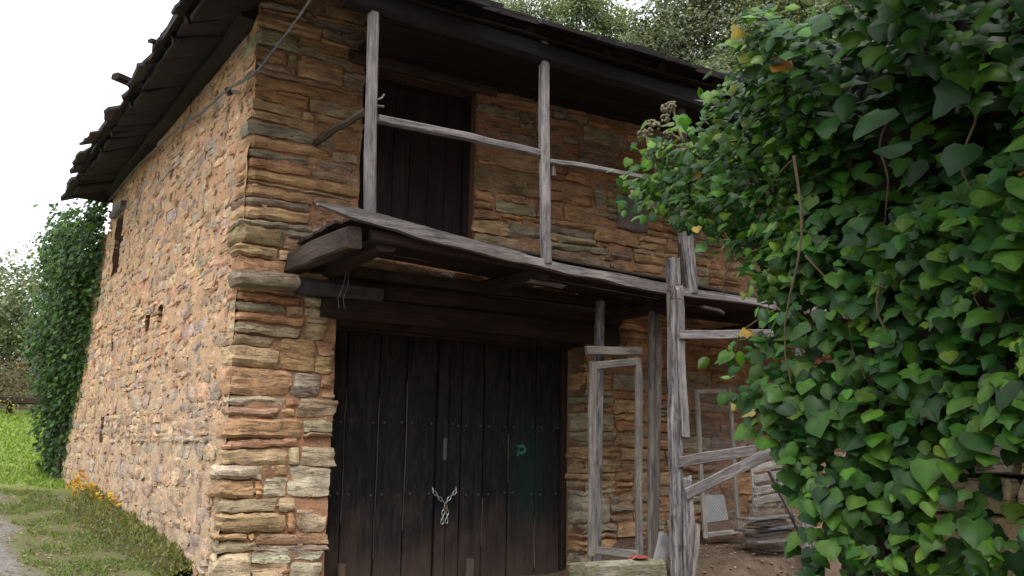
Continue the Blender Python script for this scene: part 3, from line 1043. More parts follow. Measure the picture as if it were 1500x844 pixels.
# board ceiling of the balcony under the front eave, and rough slabs closing the side eave
for i in range(8):
    y = -1.62 + i * .205
    timber('soffit_board', (.95 + .55 * rr.random() * (i > 3), y + .1, 5.82 + rr.uniform(-.008, .008)), (9.5, y + .1, 5.80 + rr.uniform(-.012, .012)), .2, .03, M_ROOFWOOD, roof, seg=12, wob=.008)
for y in np.arange(-1.1, 8.5, .62):
    y1 = y + .6 + rr.uniform(0, .1)
    v, f = rock_vf((0, 0, 0), (.74, y1 - y, .06), int(y * 100) + 500, 4, .06)
    mm = Matrix.Translation((-.33, (y + y1) / 2, float(roof_z(-.33, 3)) - .10 + rr.uniform(-.03, .03))) @ Matrix.Rotation(R(-20 + rr.uniform(-4, 4)), 4, 'Y')
    obj('soffit_slab', mesh('soffit_slab', v, f, M_SLATE_SHADE, 35), roof, mm)
# slates: the two lowest rows one by one, what lies above them joined
def slate_vf(p, ex, ey, w_, l_, th, r):
    """p eave point, ex along the eave, ey up the slope"""
    n = np.cross(ex, ey); n /= np.linalg.norm(n)
    if n[2] < 0: n = -n
    pr = [(-.5, 0), (-.2, -.03), (.15, .02), (.5, .0), (.5, .55), (.46, 1), (-.47, 1), (-.5, .5)]
    top = []
    for (a, b) in pr:
        top.append(p + ex * (a * w_ + r.uniform(-.03, .03)) + ey * (b * l_ + r.uniform(-.04, .04)))
    top = np.array(top)
    return np.concatenate([top + n * th, top]), [tuple(range(8)), tuple(range(15, 7, -1))] + [(i, i + 8, (i + 1) % 8 + 8, (i + 1) % 8) for i in range(8)]
sr = random.Random(77)
upper = Batch()
cs = 1 / math.sqrt(1 + SL * SL)
def slates(start, end, ex, eyh, limit):
    ex = np.array(ex, float)
    eyv = np.array([eyh[0] * cs, eyh[1] * cs, SL * cs])
    for row in range(18):
        s = start + (0 if row % 2 else -.15)
        while s < end:
            w_ = sr.uniform(.3, .85)
            up_ = row * .3
            base = np.array(limit(s + w_ / 2)) + eyv * (up_ - (.08 + sr.uniform(-.10, .10) if row == 0 else .04 + sr.uniform(-.05, .05))) + np.array([0, 0, .05 + .012 * row * 0 + (.03 if row == 1 else 0)])
            over = (s - start) / 1 > up_ * .93 - .1 and (end - s) > up_ * .93
            if over:
                v, f = slate_vf(base, ex, eyv + np.array([0, 0, -.05]), w_ * 1.05, .5, sr.uniform(.02, .06), sr)
                if row == 0:
                    v[:, 2] -= sr.uniform(0, .035)
                if row < 2:
                    centred('slate', v, f, M_SLATE, roof)
                else:
                    upper.add(v, f)
            s += w_
slates(E_X, RX1, (1, 0, 0), (0, 1), lambda s: (s, E_Y, E_Z))
slates(E_Y, RY1 - .1, (0, 1, 0), (1, 0), lambda s: (E_X + .05 * math.sin(s * .9), s, E_Z + .03 * math.sin(s * 1.3)))
o = upper.build('upper_slates', M_SLATE, roof); o['kind'] = 'stuff'
timber('stub', (-.55, 2.95, 5.98), (-1.0, 2.72, 5.98), .13, .09, M_ROOFWOOD, roof, wob=.015, seg=6)
timber('stub', (-.6, 1.35, 5.93), (-.86, 1.2, 5.92), .07, .05, M_ROOFWOOD, roof, wob=.015, seg=5)

# bracket for the cable, on the side wall
br = obj('cable_bracket', mesh('cable_bracket', *tube_vf([(.02, .55, 5.27), (-.10, .56, 5.25)], .028, n=8), plain_mat('porcelain', (.3, .28, .26), (.5, .48, .45), 20, .4), 60), house)
v, f = tube_vf([(-.07, .56, 5.22), (-.11, .56, 5.30)], .035, n=8); obj('insulator', mesh('insulator', v, f, M_IRON, 60), br)

# ------------------------------------------------------------------ cable
cable = thing('electric_cable', 'twin grey cable running under the eave and past the corner bracket out of frame', 'cable', (-.1, .56, 5.25))
def catm(pts, n=6):
    P = [Vector(p) for p in pts]
    o = []
    for i in range(len(P) - 1):
        a, b, c, d = P[max(i-1, 0)], P[i], P[i+1], P[min(i+2, len(P)-1)]
        for k in range(n):
            t = k / n
            o.append(.5 * ((2*b) + (c-a)*t + (2*a-5*b+4*c-d)*t*t + (3*b-a-3*c+d)*t**3))
    o.append(P[-1])
    return o
cpts = catm([(-.02, 9.0, 5.86), (-.05, 6.2, 5.80), (-.05, 4.6, 5.70), (-.06, 3.2, 5.60), (-.07, 1.9, 5.42), (-.11, .56, 5.27), (-0.058, -0.3, 5.186), (-0.019, -0.8, 5.266), (0.013, -1.5, 5.386), (-0.046, -2.2, 5.396), (-0.139, -3.2, 5.435), (-0.296, -4.2, 5.361), (0.30, -9.00, 7.00)], 8)
for s_ in (0, 1):
    q = []
    for i, p in enumerate(cpts):
        a = i * .9 + s_ * math.pi
        q.append(p + Vector((0, .012 * math.cos(a), .012 * math.sin(a))) )
    v, f = tube_vf(q, .011, n=6)
    obj('strand', mesh('strand', v, f, M_CABLE, 60), cable)

# ------------------------------------------------------------------ chain and padlock on the barn door
chain = thing('chain', 'galvanised chain looped through the two leaves of the dark barn door', 'chain', (2.72, .40, .71))
def link_vf(c, d, side, L=.062, W=.036, r=.0055):
    d = Vector(d).normalized(); s = Vector(side); s = (s - d * s.dot(d)).normalized()
    pts = []
    for i in range(12):
        a = 2 * math.pi * i / 12
        ca, sa = math.cos(a), math.sin(a)
        pts.append(Vector(c) + d * (ca * W/2 + math.copysign((L - W) / 2, ca) * min(1, abs(ca) * 3)) + s * (sa * W/2))
    v, f = tube_vf(pts + [pts[0], ], r, n=5, cap=False)
    return v, f
paths = [[(2.575, .44, .90), (2.585, .395, .83), (2.66, .39, .755), (2.725, .385, .70)], [(2.885, .44, .90), (2.875, .395, .84), (2.80, .39, .765), (2.74, .385, .70)],
         [(2.725, .38, .69), (2.71, .385, .58), (2.70, .39, .46)], [(2.75, .38, .69), (2.765, .385, .59), (2.76, .39, .49)]]
for pth in paths:
    cp = catm(pth, 14)
    acc, last, k = 0, cp[0], 0
    for a, b in zip(cp[:-1], cp[1:]):
        acc += (b - a).length
        if acc > .047:
            acc = 0
            v, f = link_vf(b, b - a, (1, 0, .2) if k % 2 else (.25, 1, 0))
            obj('link', mesh('link', v, f, M_METAL, 60), chain)
            k += 1
lock = thing('padlock', 'small brass padlock joining the chain on the barn door', 'padlock', (2.73, .375, .66))
v, f = rock_vf((2.73, .37, .645), (.045, .022, .045), 3, 3, .03); obj('lock_body', mesh('lock_body', v, f, plain_mat('brass', (.2, .14, .05), (.34, .25, .1), 40, .4, .7), 50), lock)
v, f = tube_vf([(2.716, .37, .665), (2.717, .37, .695), (2.73, .37, .71), (2.743, .37, .695), (2.744, .37, .665)], .004, n=6); obj('shackle', mesh('shackle', v, f, M_METAL, 60), lock)

# ------------------------------------------------------------------ pen, screens and clutter below the balcony's right end
pen = thing('animal_pen', 'broken grey timber pen front with tall post, rail and slanting slats beside ivy', 'pen', (4.6, -1.6, .05))
timber('post', (4.60, -1.58, -.35), (4.59, -1.58, 3.56), .155, .12, M_GREYDARK, pen, seg=18, wob=.012, rag=.03)
timber('nailed_plank', (4.665, -1.665, 1.52), (4.60, -1.66, 3.2), .105, .03, M_GREY, pen, seg=12, wob=.010, rag=.04)
timber('nailed_plank', (4.72, -1.655, -.3), (4.68, -1.655, 1.05), .15, .03, M_GREYDARK, pen, seg=8, wob=.015, rag=.05)
timber('rail', (4.58, -1.68, 2.66), (7.2, -1.60, 2.90), .035, .105, M_GREY, pen, seg=12, wob=.008)
timber('slat', (4.58, -1.66, 1.22), (5.75, -1.66, 1.37), .035, .125, M_GREY, pen, seg=8, wob=.012, rag=.03)
timber('slat', (4.66, -1.70, .89), (6.02, -1.72, 1.38), .035, .135, M_GREY, pen, seg=8, wob=.010, rag=.03)
timber('post', (6.7, -1.58, -.1), (6.7, -1.58, 3.1), .13, .12, M_GREYDARK, pen, seg=12)
timber('stake', (4.66, -1.72, -.3), (4.80, -1.70, .55), .05, .04, M_SCREEN, pen, seg=6, wob=.012)

pp = thing('prop_post', 'slim brown prop post holding the balcony behind the leaning screen frame', 'post', (4.86, -.9, .1))
timber('shaft', (4.86, -.9, .0), (4.92, -.9, 3.05), .10, .10, M_SCREEN, pp, seg=12, wob=.012)
timber('cheek', (4.77, -.92, .1), (4.82, -.92, 3.04), .07, .07, M_SCREEN, pp, seg=12, wob=.01)
pq = thing('prop_post', 'thin dark prop post at the left edge of the leaning screen frame', 'post', (3.98, -.9, .1))
timber('shaft', (3.97, -.92, .1), (4.03, -.92, 3.08), .10, .10, M_GREYDARK, pq, seg=12, wob=.012)

def screen(name, label, bl, br_, tl, tr_, wbar, mat, wire_pts, midrails=()):
    t = thing(name, label, 'screen', bl)
    A, B, Cc, D = (np.array(p, float) for p in (bl, br_, tr_, tl))
    timber('stile', A, D, wbar, .05, mat, t, seg=12, wob=.008)
    timber('stile', B, Cc, wbar, .05, mat, t, seg=12, wob=.008)
    off = np.array([wbar * .5, 0, 0])
    timber('cross_bar', A + off + (0, 0, wbar * .5), B - off + (0, 0, wbar * .5), .045, wbar, mat, t, seg=6)
    timber('cross_bar', D + off - (0, 0, wbar * .5), Cc - off - (0, 0, wbar * .5), .045, wbar, mat, t, seg=6)
    for k in midrails:
        timber('cross_bar', A + (D - A) * k + off, B + (Cc - B) * k - off, .04, wbar * .9, mat, t, seg=6)
    if wire_pts:
        b = Batch()
        Lh = np.linalg.norm(D - A); Wd = np.linalg.norm(B - A)
        ex, ez = (B - A) / Wd, (D - A) / Lh
        sp = .042
        for sgn in (1, -1):
            k = -int(Lh / sp)
            while k < int((Wd + Lh) / sp):
                x0 = k * sp
                # line x = x0 + sgn*z clipped to the frame
                lo, hi = 0.0, Lh
                if sgn > 0: lo, hi = max(lo, -x0), min(hi, Wd - x0)
                else: lo, hi = max(lo, x0 - Wd), min(hi, x0)
                if hi - lo > .03:
                    p0 = A + ex * (x0 + sgn * lo) + ez * lo + np.array([0, .02, 0]); p1 = A + ex * (x0 + sgn * hi) + ez * hi + np.array([0, .02 + .006 * sgn, 0])
                    v, f = tube_vf([p0, (p0 + p1) / 2 + np.array([0, .015 * math.sin(k), 0]), p1], .0016, n=3, cap=False)
                    b.add(v, f)
                k += 1
        o = b.build('wire_mesh', M_CABLE, t); o['kind'] = 'stuff'
    return t
screen('screen_frame', 'tall weathered screen frame without mesh leaning right of the barn door', (3.70, -1.22, .22), (4.36, -1.22, .16), (3.77, -1.12, 2.33), (4.44, -1.12, 2.42), .09, M_SCREEN, False)
timber('ledge_bar', (3.72, -1.08, 2.46), (4.52, -1.08, 2.52), .05, .1, M_SCREEN, pp, seg=6)
screen('screen_frame', 'narrow pale chicken wire frame propped inside the pen near ivy', (6.02, -.52, .28), (6.62, -.52, .31), (5.95, -.46, 2.17), (6.53, -.46, 2.2), .062, M_PALE, True)

sl = obj('stone_block', mesh('stone_block', *rock_vf((3.98, -1.33, -.12), (1.22, .42, .58), 12, 6, .08), M_MOSSY, 40, (.25, .235, .205)))
tag(sl, 'long mossy stone block lying under the tall screen frame', 'stone block')
v, f = rock_vf((0, 0, 0), (.16, .07, .48), 15, 5, .12)
slab = obj('slate_slab', mesh('slate_slab', v, f, plain_mat('slab', (.13, .13, .135), (.24, .235, .23), 9, .85), 40), None, Matrix.Translation((4.56, -1.36, .22)) @ Matrix.Rotation(R(32), 4, 'Y') @ Matrix.Rotation(R(-14), 4, 'X'))
tag(slab, 'grey slate slab leaning against the pen post beside the block', 'slab')
lr = random.Random(2)
scrap_v, scrap_f = [], []
g = 5
for i in range(g):
    for j in range(g):
        scrap_v.append((4.20 + .05 * (i - 2) + lr.uniform(-.012, .012), -1.40 + .04 * (j - 2), .19 + .03 * lr.random() - .004 * (i - 2) ** 2))
for i in range(g - 1):
    for j in range(g - 1):
        a = i * g + j
        scrap_f.append((a, a + g, a + g + 1, a + 1))
o = obj('leaf_scrap', mesh('leaf_scrap', scrap_v, scrap_f, plain_mat('red_scrap', (.2, .035, .025), (.3, .06, .045), 30, .7)))
tag(o, 'crumpled dull red scrap lying on the mossy stone block', 'scrap')

def board(name, label, cat, pts, th, mat):
    P = np.array(pts, float)
    n = np.cross(P[1] - P[0], P[3] - P[0]); n /= np.linalg.norm(n)
    V = np.concatenate([P, P + n * th])
    F = [(3, 2, 1, 0), (4, 5, 6, 7)] + [(i, (i+1) % 4, (i+1) % 4 + 4, i + 4) for i in range(4)]
    o = obj(name, mesh(name, V, F, mat))
    tag(o, label, cat)
    return o
board('panel', 'pale grey sheet standing behind the chicken wire frame', 'panel', [(6.14, -.36, .45), (6.56, -.36, .48), (6.54, -.30, .80), (6.20, -.30, .80)], .02, plain_mat('pale_panel', (.36, .37, .38), (.46, .47, .48), 6, .6))
board('panel', 'brown board standing low behind the chicken wire frame', 'panel', [(6.10, -.42, .20), (6.58, -.42, .22), (6.58, -.40, .46), (6.10, -.40, .45)], .02, plain_mat('brown_board', (.16, .1, .07), (.24, .16, .11), 8, .8))
crate = thing('crate', 'broken pale slatted crate standing on boards inside the pen', 'crate', (6.8, -.8, .6))
for k_ in range(4):
    timber('slat', (6.46, -.95 , .74 + .14 * k_), (7.12, -.8, .80 + .14 * k_), .025, .1, M_PALE, crate, seg=5, wob=.012)
timber('stile', (6.5, -.92, .62), (6.46, -.92, 1.28), .07, .03, M_PALE, crate, seg=5)
timber('stile', (7.08, -.78, .66), (7.04, -.78, 1.36), .07, .03, M_PALE, crate, seg=5)
st = thing('board_pile', 'untidy pile of brown and grey boards on the pen floor', 'boards', (6.6, -1.0, .25))
for k_, (x0, y0, z0, x1, y1, z1, m_) in enumerate(((6.2, -1.15, .33, 7.0, -.95, .38, M_JOIST), (6.15, -1.0, .40, 7.1, -1.0, .44, M_SCREEN), (6.3, -1.1, .47, 7.0, -.85, .50, M_JOIST), (6.25, -.95, .53, 7.15, -.9, .56, M_GREY), (6.1, -1.25, .28, 6.95, -1.25, .30, M_SCREEN))):
    timber('board', (x0, y0, z0), (x1, y1, z1), .2, .03, m_, st, seg=5)
# slanting net with a rusty bar at the right of the pen
net = thing('wire_net', 'slumped chicken wire net with leaning thin bar beside the ivy', 'net', (6.8, -1.3, .3))
timber('bar', (7.0, -1.35, .15), (6.30, -1.35, 1.15), .05, .04, M_GREYDARK, net, seg=6)
b = Batch()
for i in range(26):
    y = .0
    z0 = .18 + i * .036
    b.add(*tube_vf([(6.1 - .01 * i, -1.30, z0), (6.5, -1.33 + .03 * math.sin(i), z0 - .05), (6.9, -1.28, z0 - .02 + .03 * math.sin(i * 1.7))], .0016, n=3, cap=False))
    x0 = 6.05 + i * .034
    b.add(*tube_vf([(x0, -1.30, .16), (x0 + .02, -1.34, .55), (x0 - .05, -1.28, 1.08)], .0016, n=3, cap=False))
o = b.build('wire_mesh', M_CABLE, net); o['kind'] = 'stuff'
# two pale wedges at the foot of the barn door
WG = 'pale wooden wedges at the foot of the barn door'
for (x, z, lab) in ((1.47, -.02, 'small pale wedge under the left leaf of the barn door'), (3.08, -.03, 'taller pale wedge under the right leaf of the barn door')):
    v, f = timber_vf(.39, .10, .05, seg=3, seed=int(x * 10))
    o = obj('wood_wedge', mesh('wood_wedge', v, f, M_WEDGE, 40), None, Matrix.Translation((x, .38, z - .32)))
    tag(o, lab, 'wedge', WG)
# dry twigs caught on the pen post
tw = thing('dry_twigs', 'pale dry twigs caught on the pen post below the balcony edge', 'twigs', (4.5, -1.6, 3.1))
b = Batch()
for k_ in range(9):
    p = Vector((4.50, -1.64, 3.12 + lr.uniform(-.1, .1)))
    d = Vector((lr.uniform(-1, .1), lr.uniform(-.4, .1), lr.uniform(-.9, .7))).normalized()
    q = p + d * lr.uniform(.12, .26)
    b.add(*tube_vf([p, p + d * .1 + Vector((0, 0, .02)), q], .005, .003, n=4))
b.add(*tube_vf([(4.49, -1.65, 3.1), (4.47, -1.66, 2.8), (4.50, -1.66, 2.5), (4.48, -1.66, 2.2)], .006, .004, n=4))
b.build('twig', M_STEM, tw)

# ------------------------------------------------------------------ leaves
def ivy_leaf(kind, r):
    """x across, y from stalk to tip, z up; unit size about 1 x 1"""
    if kind == 0:   prof = [(0, 0), (.24, -.13), (.50, -.03), (.56, .22), (.42, .52), (.18, .80), (0, .96)]        # heart
    elif kind == 1: prof = [(0, .02), (.24, -.14), (.42, -.02), (.52, .26), (.30, .46), (.17, .78), (0, 1)]      # shouldered
    elif kind == 2: prof = [(0, .04), (.18, -.12), (.50, -.04), (.38, .20), (.54, .44), (.20, .58), (0, 1)]      # lobed
    else:           prof = [(0, 0), (.14, .02), (.28, .2), (.34, .42), (.25, .68), (.1, .9), (0, 1)]            # oval
    fold = r.uniform(.05, .22); curl = r.uniform(.05, .3)
    V = []
    def zz(x, y): return -fold * abs(x) * 1.2 + .08 * math.sin(x * 7 + y * 4 + r.random()) * .5 - curl * (y - .2) ** 2
    mid = [(0, y) for y in (0, .28, .6, 1.0)]
    for (x, y) in mid: V.append((x, y, zz(0, y)))
    F = []
    for s in (1, -1):
        i0 = len(V)
        for (x, y) in prof[1:-1]:
            x2 = x * (1 + r.uniform(-.12, .12)); y2 = y + r.uniform(-.03, .03)
            V.append((s * x2, y2, zz(x2, y2)))
        q = [i0 + k for k in range(5)]
        tri = [(0, q[0], q[1]), (0, q[1], 1), (1, q[1], q[2]), (1, q[2], q[3]), (1, q[3], 2), (2, q[3], q[4]), (2, q[4], 3)]
        for t in tri: F.append(t if s > 0 else t[::-1])
    return np.array(V), F
lrng = random.Random(21)
LMUL = np.array([1.35, 1.25, 1.15, .95] + [.92] * 10)[:, None]
LEAVES = [ivy_leaf(k, lrng) for k in (0, 0, 0, 1, 0, 0, 3, 1, 2)]
GREENS = [(.020, .062, .012), (.032, .088, .013), (.046, .114, .015), (.015, .046, .013), (.022, .064, .018), (.036, .092, .020), (.056, .126, .017)]

def leaf_matrix(p, nrm, tip, size, roll=0):
    z = Vector(nrm).normalized()
    y = Vector(tip)
    y = (y - z * y.dot(z)).normalized()
    x = y.cross(z)
    m = Matrix(((x.x * size, y.x * size, z.x * size, p[0]), (x.y * size, y.y * size, z.y * size, p[1]), (x.z * size, y.z * size, z.z * size, p[2]), (0, 0, 0, 1)))
    return m

# --- the ruined wall that carries the big ivy (runs along the lane, x about 0, y -9.6 to -7.3)
IA = np.array([-.018, -8.454, 0]); IT = np.array([.06038781, .99817499, 0]); INn = np.array([-.99817499, .06038781, 0])
def iv(a, h, d=0.0): return IA + IT * a + INn * d + np.array([0, 0, h])
gwall = thing('garden_wall', 'ruined rough stone wall buried under the large ivy', 'wall', tuple(iv(0, -.1)))
gb = []
def wall_core():
    us = np.linspace(-4.2, 1.10, 66); vs = np.linspace(-.3, 3.35, 48)
    U, V = np.meshgrid(us, vs, indexing='ij')
    D = -.34 + .07 * fbm(np.stack([U * 4, V * 5, U * 0], -1).reshape(-1, 3), 33).reshape(U.shape)
    D -= .55 * np.exp(-(((U - .58) / .48) ** 2 + ((V - 2.35) / .30) ** 2))
    V = -.3 + (V + .3) * np.interp(U, [.45, .75, 1.1], [1.0, .93, .80])
    P = IA[None, None] + U[..., None] * IT + D[..., None] * INn + V[..., None] * np.array([0, 0, 1.0])
    front = P.reshape(-1, 3)
    nv = len(vs)
    F = [(i*nv+j, i*nv+j+1, (i+1)*nv+j+1, (i+1)*nv+j) for i in range(len(us)-1) for j in range(nv-1)]
    # back and edges
    loop = [i*nv for i in range(len(us))] + [(len(us)-1)*nv+j for j in range(1, nv)] + [i*nv+nv-1 for i in range(len(us)-2, -1, -1)] + [j for j in range(nv-2, 0, -1)]
    back = front[loop] - INn * .9
    n0 = len(front)
    for i in range(len(loop)):
        j = (i+1) % len(loop)
        F.append((loop[i], loop[j], n0+j, n0+i))
    F.append(tuple(n0 + k for k in range(len(loop)-1, -1, -1)))
    return np.concatenate([front, back]), F
v, f = wall_core()
obj('wall_core', mesh('wall_core', v, f, M_CORE_SHADE, 180), gwall)
gr = random.Random(14)
z = .2
while z < 1.33:
    h = gr.uniform(.09, .17)
    a = -.9
    while a < .62:
        L = gr.uniform(.16, .36)
        c_ = iv(a + L / 2, z + h / 2, -.27 + gr.uniform(-.02, .02))
        v, f = rock_vf((0, 0, 0), (.14, L * .97, h * .95), gr.randint(0, 999), 5, .13)
        obj('stone', mesh('stone', v, f, M_STONE, 38, jit(gr.choice([(.36, .29, .19), (.32, .27, .2), (.4, .31, .2), (.28, .25, .2)]), .2, gr)), gwall, Matrix.Translation(Vector(c_)))
        a += L
    z += h

# --- the big ivy
ivy = thing('ivy_plant', 'large glossy ivy thick with heart-shaped leaves covering the wall at right', 'ivy', tuple(iv(.4, 0)))
OUT = [(-2.0, 3.5), (.74, 3.42), (.72, 2.96), (.99, 2.97), (1.18, 3.12), (1.24, 2.99), (1.46, 2.90), (1.66, 2.74), (1.97, 2.78), (2.17, 2.64), (2.15, 2.5), (1.89, 2.37), (1.69, 2.30), (1.5, 2.2), (1.44, 2.05), (1.32, 1.93), (1.20, 1.82), (1.40, 1.76), (1.50, 1.70), (1.31, 1.47), (1.17, 1.36), (1.12, 1.21), (1.07, 1.07), (1.05, .86), (1.02, .55), (1.0, 0), (-2.0, 0)]
def inside(a, h, poly=OUT):
    c = False
    n = len(poly)
    for i in range(n):
        (x0, y0), (x1, y1) = poly[i], poly[(i+1) % n]
        if (y0 > h) != (y1 > h) and a < (x1 - x0) * (h - y0) / (y1 - y0) + x0:
            c = not c
    return c
def hollow(a, h):
    g1 = min(1, 1.5 * math.exp(-(((a - .58) / .36) ** 2 + ((h - 2.40) / .18) ** 2)))
    g2 = math.exp(-(((a - .95) / .22) ** 2 + ((h - 2.28) / .18) ** 2)) * .25
    g3 = math.exp(-(((a - .95) / .14) ** 2 + ((h - 1.98) / .1) ** 2)) * .25
    return max(g1, g2, g3)
def hole_low(a, h):
    return math.exp(-(((a - .16) / .17) ** 2 + ((h - 1.18) / .10) ** 2)) + math.exp(-(((a - .2) / .13) ** 2 + ((h - .97) / .06) ** 2))
ir = random.Random(99)
cands = []
def add_leaf(a, h, d, size, layer):
    p = iv(a, h, d)
    crown = a > 1.05 and h > 1.6
    ny = Vector(INn) * ir.uniform(.45, .85) + Vector((0, 0, 1)) * ir.uniform(.35, 1.1) + Vector((0, -1, 0)) * ir.uniform(.15, .7)
    ny += Vector((ir.gauss(0, .2), ir.gauss(0, .2), ir.gauss(0, .16)))
    if crown: ny += Vector((ir.gauss(0, .4), ir.gauss(0, .4), ir.gauss(0, .4)))
    tip = Vector((0, 0, -1)) + Vector((ir.gauss(0, .4), ir.gauss(0, .4), ir.gauss(0, .2)))
    if crown: tip += Vector(IT) * ir.uniform(0, .9)
    k = ir.randrange(len(LEAVES)) if not crown else ir.choice([3, 6, 7, 2, 4, 8, 6])
    q = .5 + .5 * float(vnoise(np.array([[a * 2.2, h * 2.2, 7]]), 61)[0])
    t = ir.choice(GREENS)
    if layer == 0 and h < 1.9 and a < .9 and ir.random() < .4 * q + .1: t = ir.choice([(.085, .178, .018), (.105, .20, .022), (.07, .158, .018)])  # light painted into the lower outer leaves as paler tints
    if crown and layer == 0 and ir.random() < .16 + .5 * max(0, h - 2.55): t = ir.choice([(.085, .17, .018), (.11, .19, .02), (.07, .15, .02), (.13, .2, .05)])  # lit greens painted on crown leaves, more of them toward the top
    if ir.random() < .004: t = ir.choice([(.35, .14, .05), (.30, .2, .06), (.38, .30, .05)])
    t = tuple(x * ir.uniform(.82, 1.2) for x in t)
    dist = np.linalg.norm(p - CAM)
    dv = p - CAM
    zc_ = float(np.dot(dv, FWD))
    px = 750 + 1405 * float(np.dot(dv, RIGHT)) / zc_; py = 422 - 1405 * float(np.dot(dv, UP)) / zc_
    seen = -20 < px < 1520 and -20 < py < 864
    cands.append((size / dist * (1 if layer == 0 else .55) * (1 if seen else .05), p, ny, tip, size, k, t))
for layer, count in ((0, 5000), (1, 3600), (2, 3000)):
    n = 0
    while n < count:
        a, h = (ir.uniform(-1.5, 2.25), ir.uniform(.2, 3.4)) if ir.random() < .72 else (ir.uniform(1.0, 2.2), ir.uniform(1.9, 3.1))
        if not inside(a + ir.gauss(0, .015), h + ir.gauss(0, .015)): continue
        n += 1
        hw = hollow(a, h)
        if ir.random() < hw * (1.0 if layer == 0 else .93 if layer == 1 else .6): continue
        if ir.random() < min(1, hole_low(a, h)) * 1.2: continue
        crown = max(0, min(1, (a - 1.0) / .4)) if h > 1.55 else 0
        bul = .10 * float(vnoise(np.array([[a * 2.4, h * 2.4, 1]]), 71)[0]) + .06 * float(vnoise(np.array([[a * 6, h * 6, 1]]), 72)[0]) + .50 * float(smooth(2.5, 2.9, h)) * (1 - float(smooth(.15, .62, a)))
        thick = .10 + .45 * crown
        d = bul + (-.0 if layer == 0 else -.10 * layer) - ir.random() * thick * (1 if layer else .6) - hw * .45
        s = ir.choice([.036, .045, .054, .062, .07, .078, .088]) * ir.uniform(.85, 1.15)
        if h > 2.3 and a < .75: s *= 1.25
        if crown: s *= 1 - .36 * crown
        if layer == 2: s *= 1.1
        add_leaf(a, h, d, s, layer)
# old leaves close to the wall, tint darkened for the hollow's shade
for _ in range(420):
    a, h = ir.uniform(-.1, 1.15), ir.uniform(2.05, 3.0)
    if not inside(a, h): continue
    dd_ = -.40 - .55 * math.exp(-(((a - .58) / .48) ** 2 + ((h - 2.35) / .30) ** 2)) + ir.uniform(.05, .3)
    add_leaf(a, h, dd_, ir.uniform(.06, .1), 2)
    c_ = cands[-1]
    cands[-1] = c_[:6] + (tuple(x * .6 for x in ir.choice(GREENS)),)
for _ in range(1100):
    a, h = ir.uniform(1.35, 2.25), ir.uniform(2.1, 2.85)
    if inside(a - .04, h): add_leaf(a, h, .08 - ir.random() * .45, ir.uniform(.035, .06), 0)
for _ in range(260):
    a, h = ir.uniform(1.0, 1.55), ir.uniform(1.1, 1.85)
    if inside(a - .02, h): add_leaf(a, h, .06 - ir.random() * .25, ir.uniform(.04, .075), 0)
# more leaves behind the left shoulder of the mass
for _ in range(900):
    a, h = ir.uniform(.55, 1.5), ir.uniform(2.0, 3.05)
    if inside(a, h): add_leaf(a, h, -ir.uniform(.25, .75), ir.uniform(.06, .1), 2)
# big leaves hanging in the hollow
for (a, h, s) in ((.62, 2.50, .15), (.50, 2.34, .15), (.40, 2.62, .13), (.78, 2.62, .12), (.33, 2.5, .13), (.86, 2.55, .12), (.3, 2.28, .12), (.68, 2.08, .10), (.5, 2.1, .10)):
    add_leaf(a, h, ir.uniform(-.10, -.02), s, 0)
# sprays that reach out to the left
for (a, h) in ((2.13, 2.85), (2.05, 2.80), (1.9, 2.9), (1.96, 2.86), (1.83, 2.82), (2.1, 2.74), (1.2, 3.12), (1.25, 3.08), (1.3, 3.0), (1.12, 3.14)):
    for _ in range(3): add_leaf(a + ir.gauss(0, .035), h + ir.gauss(0, .035), ir.uniform(-.25, -.05), .065, 0)
cands.sort(key=lambda c: -c[0])
big = Batch()
cache = {}
for i, (sc_, p, ny, tip, size, k, t) in enumerate(cands):
    m = leaf_matrix(p, ny, tip, size)
    if i < 296:
        ti = min(range(len(GREENS)), key=lambda g: sum((GREENS[g][c] - t[c]) ** 2 for c in range(3))) if t[0] < .14 else 90
        key = (k, ti)
        if key not in cache:
            cache[key] = mesh('leaf', LEAVES[k][0], LEAVES[k][1], M_LEAF, 180, LMUL * np.array(GREENS[ti] if ti < 90 else (.36, .17, .05)))
        obj('leaf', cache[key], ivy, m)
    else:
        v = LEAVES[k][0]
        mm = np.array(m)
        big.add(v @ mm[:3, :3].T + mm[:3, 3], LEAVES[k][1], LMUL * np.array(t))
o = big.build('leaves', M_LEAF, ivy, 180); o['kind'] = 'stuff'
# stems
sb = Batch()
def vine(a0, h0, a1, h1, d, r0=.008):
    pts = []
    for i in range(9):
        t_ = i / 8
        pts.append(iv(a0 + (a1 - a0) * t_ + .03 * math.sin(t_ * 7 + a0 * 9), h0 + (h1 - h0) * t_, d + .03 * math.sin(t_ * 5 + h0 * 7)))
    sb.add(*tube_vf(pts, r0, r0 * .5, n=5))
vine(.90, 2.40, .93, 1.55, .10, .006)
for _ in range(60):
    a0 = ir.uniform(-.8, 1.9); h0 = ir.uniform(.3, 2.8)
    if inside(a0, h0): 
        a1, h1 = a0 + ir.uniform(-.25, .25), h0 + ir.uniform(-.6, .3)
        if inside(a1, h1): vine(a0, h0, a1, h1, ir.uniform(-.25, -.05), ir.uniform(.003, .006))
for (a0, h0, a1, h1) in ((1.18, 1.86, 1.52, 1.70), (1.2, 1.75, 1.46, 1.76), (1.15, 1.5, 1.33, 1.48), (1.5, 2.3, 1.42, 1.95), (1.1, 1.3, 1.22, 1.36), (1.3, 2.9, 1.5, 2.86), (1.6, 2.6, 1.95, 2.78)):
    vine(a0, h0, a1, h1, -.05, .005)
vine(1.0, .2, 1.5, 2.5, -.35, .03); vine(1.1, 1.7, 2.0, 2.6, -.25, .014); vine(.9, .1, 1.0, 2.6, -.3, .03)
